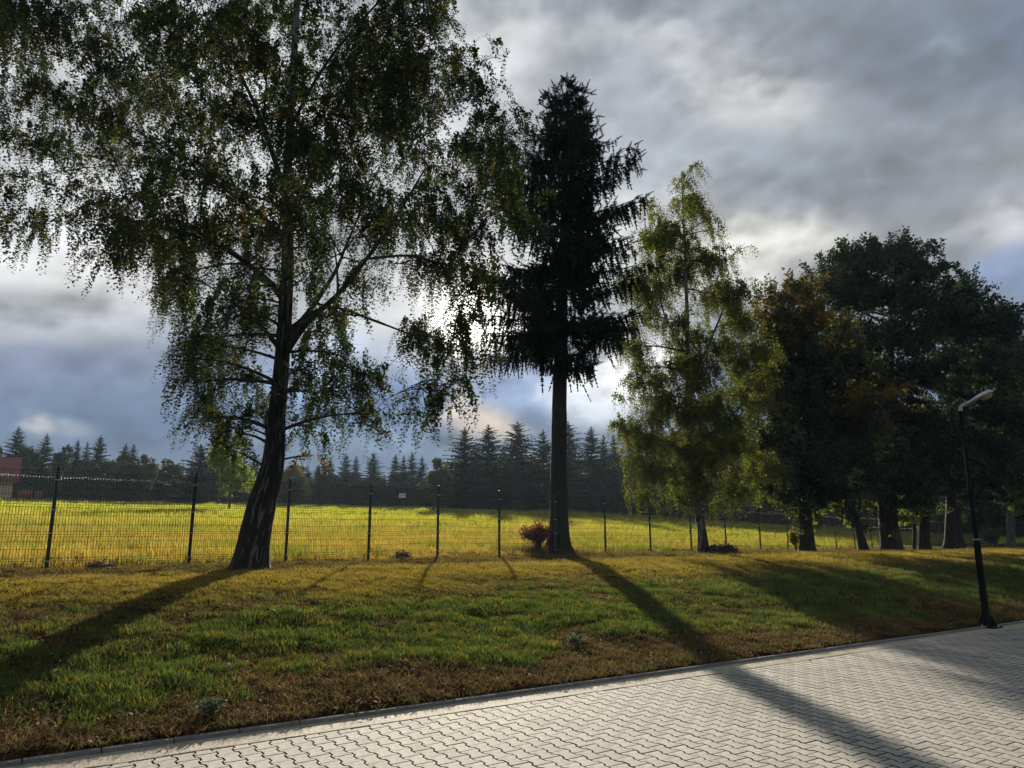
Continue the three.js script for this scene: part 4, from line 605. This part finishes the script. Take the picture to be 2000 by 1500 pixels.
// ------------------------------------------------------------------ house, bench, sign in the meadow
{
  const z = -88, b = onGround(22, z), k = -z * cp / F, W = 6.4, D = 5, wallH = 2.75, roofH = 2.4, h = thing('house', 'small cream house with red metal roof at the left edge of the meadow', 'house', b.clone().add(V(-W / 2 * Math.cos(0.6) - D / 2 * Math.sin(0.6), 0, W / 2 * Math.sin(0.6) - D / 2 * Math.cos(0.6))));
  h.rotation.y = 0.6;
  const wall = std({ name: 'cream_render', color: rgb(0.52, 0.43, 0.27), roughness: 0.95, bumpMap: grainBump, bumpScale: 0.01 }), red = std({ name: 'red_roof_sheet', color: rgb(0.2, 0.034, 0.036), roughness: 0.6 }), wood = std({ name: 'painted_board', color: rgb(0.22, 0.1, 0.06), roughness: 0.7 });
  const wm = new MB(), y1 = wallH + 0.3, c = [[-W / 2, D / 2], [W / 2, D / 2], [W / 2, -D / 2], [-W / 2, -D / 2]];
  for (let i = 0; i < 4; i++) { const p = c[i], q = c[(i + 1) % 4]; wm.quad(V(p[0], -0.4, p[1]), V(q[0], -0.4, q[1]), V(q[0], y1, q[1]), V(p[0], y1, p[1])); }
  for (const s of [1, -1]) { const n = V(s, 0, 0), i = [V(s * W / 2, y1, D / 2), V(s * W / 2, y1, -D / 2), V(s * W / 2, wallH + roofH - 0.1, 0)].map((p) => wm.vert(p.x, p.y, p.z, n.x, 0, 0)); s > 0 ? wm.tri(i[0], i[1], i[2]) : wm.tri(i[1], i[0], i[2]); }
  const we = part('wall', wm.geo(), wall, h); we.material.side = THREE.DoubleSide;
  const run = D / 2 + 0.55, ang = Math.atan2(roofH, D / 2), sl = run / Math.cos(ang), roof = new THREE.Group(); roof.name = 'roof'; h.add(roof);
  for (const s of [1, -1]) {
    const sheet = part('roof_sheet', new THREE.BoxGeometry(W + 1.1, 0.05, sl), red, roof); sheet.position.set(0, wallH + roofH - Math.sin(ang) * sl / 2, s * Math.cos(ang) * sl / 2); sheet.rotation.x = s * ang;
    for (let i = 0; i <= 15; i++) { const r = part('roof_rib', new THREE.BoxGeometry(0.06, 0.06, sl - 0.04), red, roof); r.position.copy(sheet.position).add(V(-W / 2 - 0.5 + i * (W + 1) / 15, Math.cos(ang) * 0.05, s * Math.sin(ang) * 0.05)); r.rotation.x = s * ang; }
  }
  const ridge = part('ridge_cap', new THREE.CylinderGeometry(0.1, 0.1, W + 1.15, 8), red, roof); ridge.rotation.z = Math.PI / 2; ridge.position.y = wallH + roofH + 0.04;
  const ff = part('eaves_board', new THREE.BoxGeometry(W + 0.9, 0.2, 0.04), wood, h); ff.position.set(0, wallH + roofH - Math.sin(ang) * sl - 0.06, Math.cos(ang) * sl - 0.1);
  const pl = part('plinth', new THREE.BoxGeometry(W + 0.12, 0.5, D + 0.12), std({ name: 'plinth_stone', color: rgb(0.2, 0.2, 0.19), roughness: 1 }), h); pl.position.y = 0.02;

  const wd = [0.9, 1.1].map((q) => std({ name: 'red_stained_wood', color: rgb(0.26 * q, 0.09 * q, 0.065 * q), roughness: 0.8 })), dk = std({ name: 'bench_frame', color: rgb(0.05, 0.045, 0.04), roughness: 0.8 });
  for (const [px, w, label] of [[43, 1.75, 'wider reddish wooden bench beside the cream house'], [71, 0.9, 'narrow reddish wooden bench farther from the cream house']]) {
    const bb = onGround(px, z + 1), t = thing('wooden_bench', label, 'bench', bb);
    for (let i = 0; i < 3; i++) { const p = part('backrest_slat', new RoundedBoxGeometry(w, 0.2, 0.04, 1, 0.008), wd[i & 1], t); p.position.set(0, 0.72 + i * 0.23, -0.28); }
    for (let i = 0; i < 3; i++) { const p = part('seat_slat', new RoundedBoxGeometry(w, 0.04, 0.14, 1, 0.008), wd[(i + 1) & 1], t); p.position.set(0, 0.46, -0.16 + i * 0.17); }
    for (const s of [-1, 1]) { const l = part('leg', new RoundedBoxGeometry(0.08, 0.6, 0.5, 1, 0.01), dk, t); l.position.set(s * (w / 2 - 0.15), 0.14, 0); const r = part('back_post', new RoundedBoxGeometry(0.07, 1.0, 0.06, 1, 0.01), dk, t); r.position.set(s * (w / 2 - 0.15), 0.8, -0.34); }
  }
  const sz = -96, sb = onGround(785, sz), sg = thing('notice_board', 'small white notice board on a post before the far wood', 'sign', sb);
  const sp0 = part('post', new THREE.CylinderGeometry(0.04, 0.045, 2.1, 8), dk, sg); sp0.position.y = 0.95;
  const brd = part('board', new RoundedBoxGeometry(0.85, 0.58, 0.03, 1, 0.01), std({ name: 'white_board', color: rgb(0.75, 0.75, 0.8), roughness: 0.5 }), sg); brd.position.set(0, 1.85, 0.06);
}

// ------------------------------------------------------------------ street lamp
{
  const b = V(8.42, 0, -13.66), l = thing('street_lamp', 'black street lamp with pale grey head standing on the paving edge', 'street lamp', b);
  const paint = new THREE.MeshPhysicalMaterial({ name: 'black_paint', color: rgb(0.004, 0.004, 0.0045), roughness: 0.7, specularIntensity: 0.3 }), grey = std({ name: 'grey_housing', color: rgb(0.5, 0.52, 0.55), roughness: 0.4, metalness: 0.2 }), galv = std({ name: 'galvanised_spigot', color: rgb(0.4, 0.41, 0.42), roughness: 0.4, metalness: 0.7 });
  const shaft = new THREE.LatheGeometry([[0.075, 0], [0.07, 0.02], [0.06, 0.05], [0.056, 1.45], [0.05, 1.5], [0.038, 1.56], [0.034, 2.4], [0.028, 3.98], [0.0, 3.985]].map(([x, y]) => new THREE.Vector2(x, y)), 20);
  part('pole', shaft, paint, l);
  const plate = part('base_plate', new RoundedBoxGeometry(0.36, 0.022, 0.36, 1, 0.006), paint, l); plate.position.y = 0.02; plate.rotation.y = TURN;
  for (let k = 0; k < 4; k++) {
    const s = new THREE.Shape(); s.moveTo(0.055, 0); s.lineTo(0.16, 0); s.lineTo(0.16, 0.02); s.lineTo(0.07, 0.2); s.lineTo(0.055, 0.2); const g = part('gusset', new THREE.ExtrudeGeometry(s, { depth: 0.012, bevelEnabled: false }), paint, l); g.position.y = 0.03; g.rotation.y = TURN + k * Math.PI / 2 + 0.785;
    const bolt = part('bolt', new THREE.CylinderGeometry(0.014, 0.014, 0.035, 6), galv, l); bolt.position.set(Math.cos(TURN + k * 1.5708) * 0.19, 0.048, -Math.sin(TURN + k * 1.5708) * 0.19).multiply(V(0.98, 1, 0.98));
  }
  const door = part('service_door', new RoundedBoxGeometry(0.07, 0.3, 0.02, 1, 0.006), paint, l); door.position.set(-0.01, 0.62, 0.058);
  const band = part('clamp_band', new THREE.TorusGeometry(0.05, 0.012, 8, 20), galv, l); band.rotation.x = Math.PI / 2; band.position.y = 1.53;
  // head: arm direction away from the bank
  const head = new THREE.Group(); head.name = 'lamp_head'; head.position.y = 3.95; head.rotation.set(0, Math.atan2(0.55, 0.83) + 0.35, 0); l.add(head);
  const tilt = 0.42, ax = (t, up = 0) => V(0, t * Math.sin(tilt) + up * Math.cos(tilt), t * Math.cos(tilt) - up * Math.sin(tilt));
  const arm = new MB(); arm.tube([V(0, -0.06, 0), V(0, 0.02, 0.01), ax(0.06, 0.02), ax(0.16, 0.015)], [0.036, 0.036, 0.032, 0.03], 12); part('spigot', arm.geo(), galv, head);
  // housing: long canopy, rounded above, hollow towards the bulb
  const hp = new MB(), rows = []; for (let k = 0; k <= 14; k++) { const t = k / 14, L = 0.12 + t * 0.5, w = 0.05 + 0.065 * sstep(0, 0.6, t) - 0.05 * sstep(0.86, 1, t), hh = 0.045 + 0.03 * sstep(0.1, 0.6, t) - 0.06 * sstep(0.85, 1, t), row = []; for (let s = 0; s <= 10; s++) { const a = s / 10 * Math.PI, p = ax(L, Math.sin(a) * hh); p.x = Math.cos(a) * w; row.push(hp.vert(p.x, p.y, p.z, 0, 1, 0)); } rows.push(row); }
  for (let k = 1; k < rows.length; k++) for (let s = 0; s < 10; s++) { hp.i.push(rows[k - 1][s], rows[k][s], rows[k][s + 1], rows[k - 1][s], rows[k][s + 1], rows[k - 1][s + 1]); }
  for (let k = 1; k < rows.length; k++) { const a = rows[k - 1][0], c = rows[k - 1][10], d = rows[k][0], e = rows[k][10]; if (k < 7) hp.i.push(a, c, d, c, e, d); }
  for (let s = 1; s < 10; s++) hp.tri(rows[0][0], rows[0][s], rows[0][s + 1]);
  const hs = part('housing', hp.geo(true), grey, head); hs.material.side = THREE.DoubleSide;
  const bowl = part('diffuser', new THREE.SphereGeometry(0.085, 20, 14), new THREE.MeshPhysicalMaterial({ name: 'yellowed_bowl', color: rgb(0.5, 0.34, 0.17), roughness: 0.5, transmission: 0.35, thickness: 0, side: THREE.DoubleSide }), head); bowl.scale.set(0.85, 0.75, 1.25); bowl.position.copy(ax(0.47, -0.02)); bowl.rotation.x = -tilt;
}

// ------------------------------------------------------------------ small plants and mounds
{
  const shrub = (name, label, category, base, seed, n, rx, ry, size, colour, stemN = 5) => {
    const R = rngOf(seed), t = thing(name, label, category, base), st = new MB(), lv = new Copies(), P = V(), D = V(), spots = [];
    stemN *= 2;
    for (let k = 0; k < stemN; k++) { const a = R() * 6.283, q = Math.sqrt(R()), e = V(Math.cos(a) * rx * q, ry * (0.5 + 0.5 * R()) * (1 - 0.35 * q), Math.sin(a) * rx * q); const b = bez(V((R() - 0.5) * rx * 0.2, -0.03, (R() - 0.5) * rx * 0.2), V(e.x * 0.3, ry * 0.5, e.z * 0.3), e, 5); st.tube(b, b.map((_, i) => lerp(0.012, 0.003, i / 5) * Math.max(0.4, ry)), 4, null, false); spots.push(b[2], b[3], b[4], b[4], b[5], b[5]); }
    for (let k = 0; k < n; k++) { const sp = spots[Math.floor(R() * spots.length)], a = R() * 6.283, j = 0.3 * rx; P.set(sp.x + (R() - 0.5) * j, sp.y + (R() - 0.5) * j, sp.z + (R() - 0.5) * j); P.y = Math.max(P.y, 0.03); D.set(Math.cos(a) * 0.6, 0.7, Math.sin(a) * 0.6); lv.along(P, D, R() * 6.28, size * (0.7 + 0.6 * R()), colour(R)); }
    part('stem', st.geo(true), twigMat, t); lv.build('foliage', spray(seed, 4, 0.11, 0.05, 0.75), MAPLELEAF, t); return t;
  };
  shrub('shrub', 'small red-leaved shrub growing against the spruce trunk behind the fence', 'shrub', onGround(1050, -25.2), 401, 420, 0.5, 1.15, 0.75, (R) => { const b = 0.6 + 0.7 * R(), q = R(); return q < 0.4 ? [0.26 * b, 0.05 * b, 0.035 * b] : q < 0.75 ? [0.24 * b, 0.09 * b, 0.035 * b] : [0.12 * b, 0.075 * b, 0.035 * b]; }, 12);
  shrub('shrub', 'yellow-leaved shoots growing against the trunk of the orange-topped tree', 'shrub', onGround(1555, -34.6), 402, 150, 0.32, 1.1, 0.9, (R) => { const b = 0.7 + 0.6 * R(); return R() < 0.6 ? [0.3 * b, 0.22 * b, 0.03 * b] : [0.14 * b, 0.17 * b, 0.03 * b]; }, 5);
  shrub('shrub', 'green leafy bush low beside the grey trunk at the right edge', 'shrub', onGround(1945, -50), 403, 420, 0.9, 1.6, 1.2, (R) => { const b = 0.7 + 0.6 * R(); return [0.06 * b, 0.08 * b, 0.02 * b]; }, 7);
  for (const [px, py, label, seed] of [[415, 1394, 'grey-green weed in the brown litter close to the kerb', 404], [1125, 1256, 'blue-green weed low on the bank below the spruce', 405]]) { const r = look(px, py); let t = 4; while (EYE + r.y * t > height(r.x * t, r.z * t) && t < 60) t += 0.02; shrub('weed', label, 'weed', V(r.x * t, height(r.x * t, r.z * t), r.z * t), seed, 26, 0.11, 0.07, 0.4, (R) => { const b = 0.7 + 0.6 * R(); return [0.07 * b, 0.1 * b, 0.05 * b]; }, 4); }
  // mounds: clods of earth thrown up by moles, and a heap of cut twigs and leaves by the small birch
  const mound = (name, label, category, px, z, w, h, col, seed) => {
    const b = onGround(px, z), t = thing(name, label, category, b), g = new THREE.IcosahedronGeometry(1, 4), p = g.attributes.position;
    for (let i = 0; i < p.count; i++) { const x = p.getX(i), y = p.getY(i), q = p.getZ(i), k = 1 + 0.3 * noise(x * 1.8 + seed, y * 1.8, q * 1.8) + 0.16 * noise(x * 5, y * 5 + seed, q * 5) + 0.1 * noise(x * 12, y * 12, q * 12 + seed); p.setXYZ(i, x * k * w, Math.max(-0.3, y) * k * h, q * k * w); }
    g.computeVertexNormals(); part('heap', g, std({ name: 'soil', color: rgb(...col), roughness: 1, bumpMap: grainBump, bumpScale: 0.02 }), t);
    const R = rngOf(seed), lv = new Copies(), n = Math.round(260 * w), P = V(), D = V(); for (let k = 0; k < n; k++) { const a = R() * 6.283, r = Math.sqrt(R()) * 1.1; P.set(Math.cos(a) * r * w, h * Math.sqrt(Math.max(0, 1 - r * r)) * 0.95, Math.sin(a) * r * w); D.set(R() - 0.5, 0.5 * R(), R() - 0.5); const q = 0.6 + 0.7 * R(); lv.along(P, D, R() * 6.28, 0.5 + 0.5 * R(), [0.09 * q, 0.055 * q, 0.03 * q]); }
    lv.build('leaf_litter', spray(seed, 3, 0.09, 0.04, 0.6), MAPLELEAF, t);
  };
  mound('brush_heap', 'dark heap of cut grass and leaves right of the small birch', 'heap', 1412, -28.2, 0.62, 0.34, [0.03, 0.026, 0.018], 411);
  mound('molehill', 'dark molehill in the meadow between the fourth and fifth posts', 'molehill', 785, -20.8, 0.2, 0.13, [0.035, 0.026, 0.018], 412);
  mound('molehill', 'brown leaf-covered molehill at the fence left of the big birch', 'molehill', 195, -14.9, 0.26, 0.1, [0.04, 0.028, 0.018], 413);
}
{
  // long withered grass standing round the foot of the spruce
  const R = rngOf(420), c = onGround(1085, -25.4), g = new Copies(), P = V();
  for (let k = 0; k < 420; k++) { const a = R() * 6.283, r = 0.3 + 1.5 * Math.pow(R(), 1.4), x = c.x - 0.25 + Math.cos(a) * r * 1.15, z = c.z + Math.sin(a) * r * 0.55 + 0.25, b = 0.6 + 0.7 * R(), s = (0.7 + 0.8 * R()) * (1.35 - 0.4 * r); P.set(x, height(x, z) - 0.01, z).sub(c); g.euler(P, 0.3 * (R() - 0.5), R() * 6.28, 0.3 * (R() - 0.5), s, s, s, R() < 0.6 ? [0.15 * b, 0.085 * b, 0.03 * b] : [0.1 * b, 0.1 * b, 0.025 * b]); }
  const t = thing('grass_clump', 'clump of long withered grass round the foot of the spruce trunk', 'grass', c); g.build('blades', tuft(12, 9, 0.3, 0.12, 0.004, 0.5), GRASS, t);
}
//@@REST3
renderer.render(scene, camera);
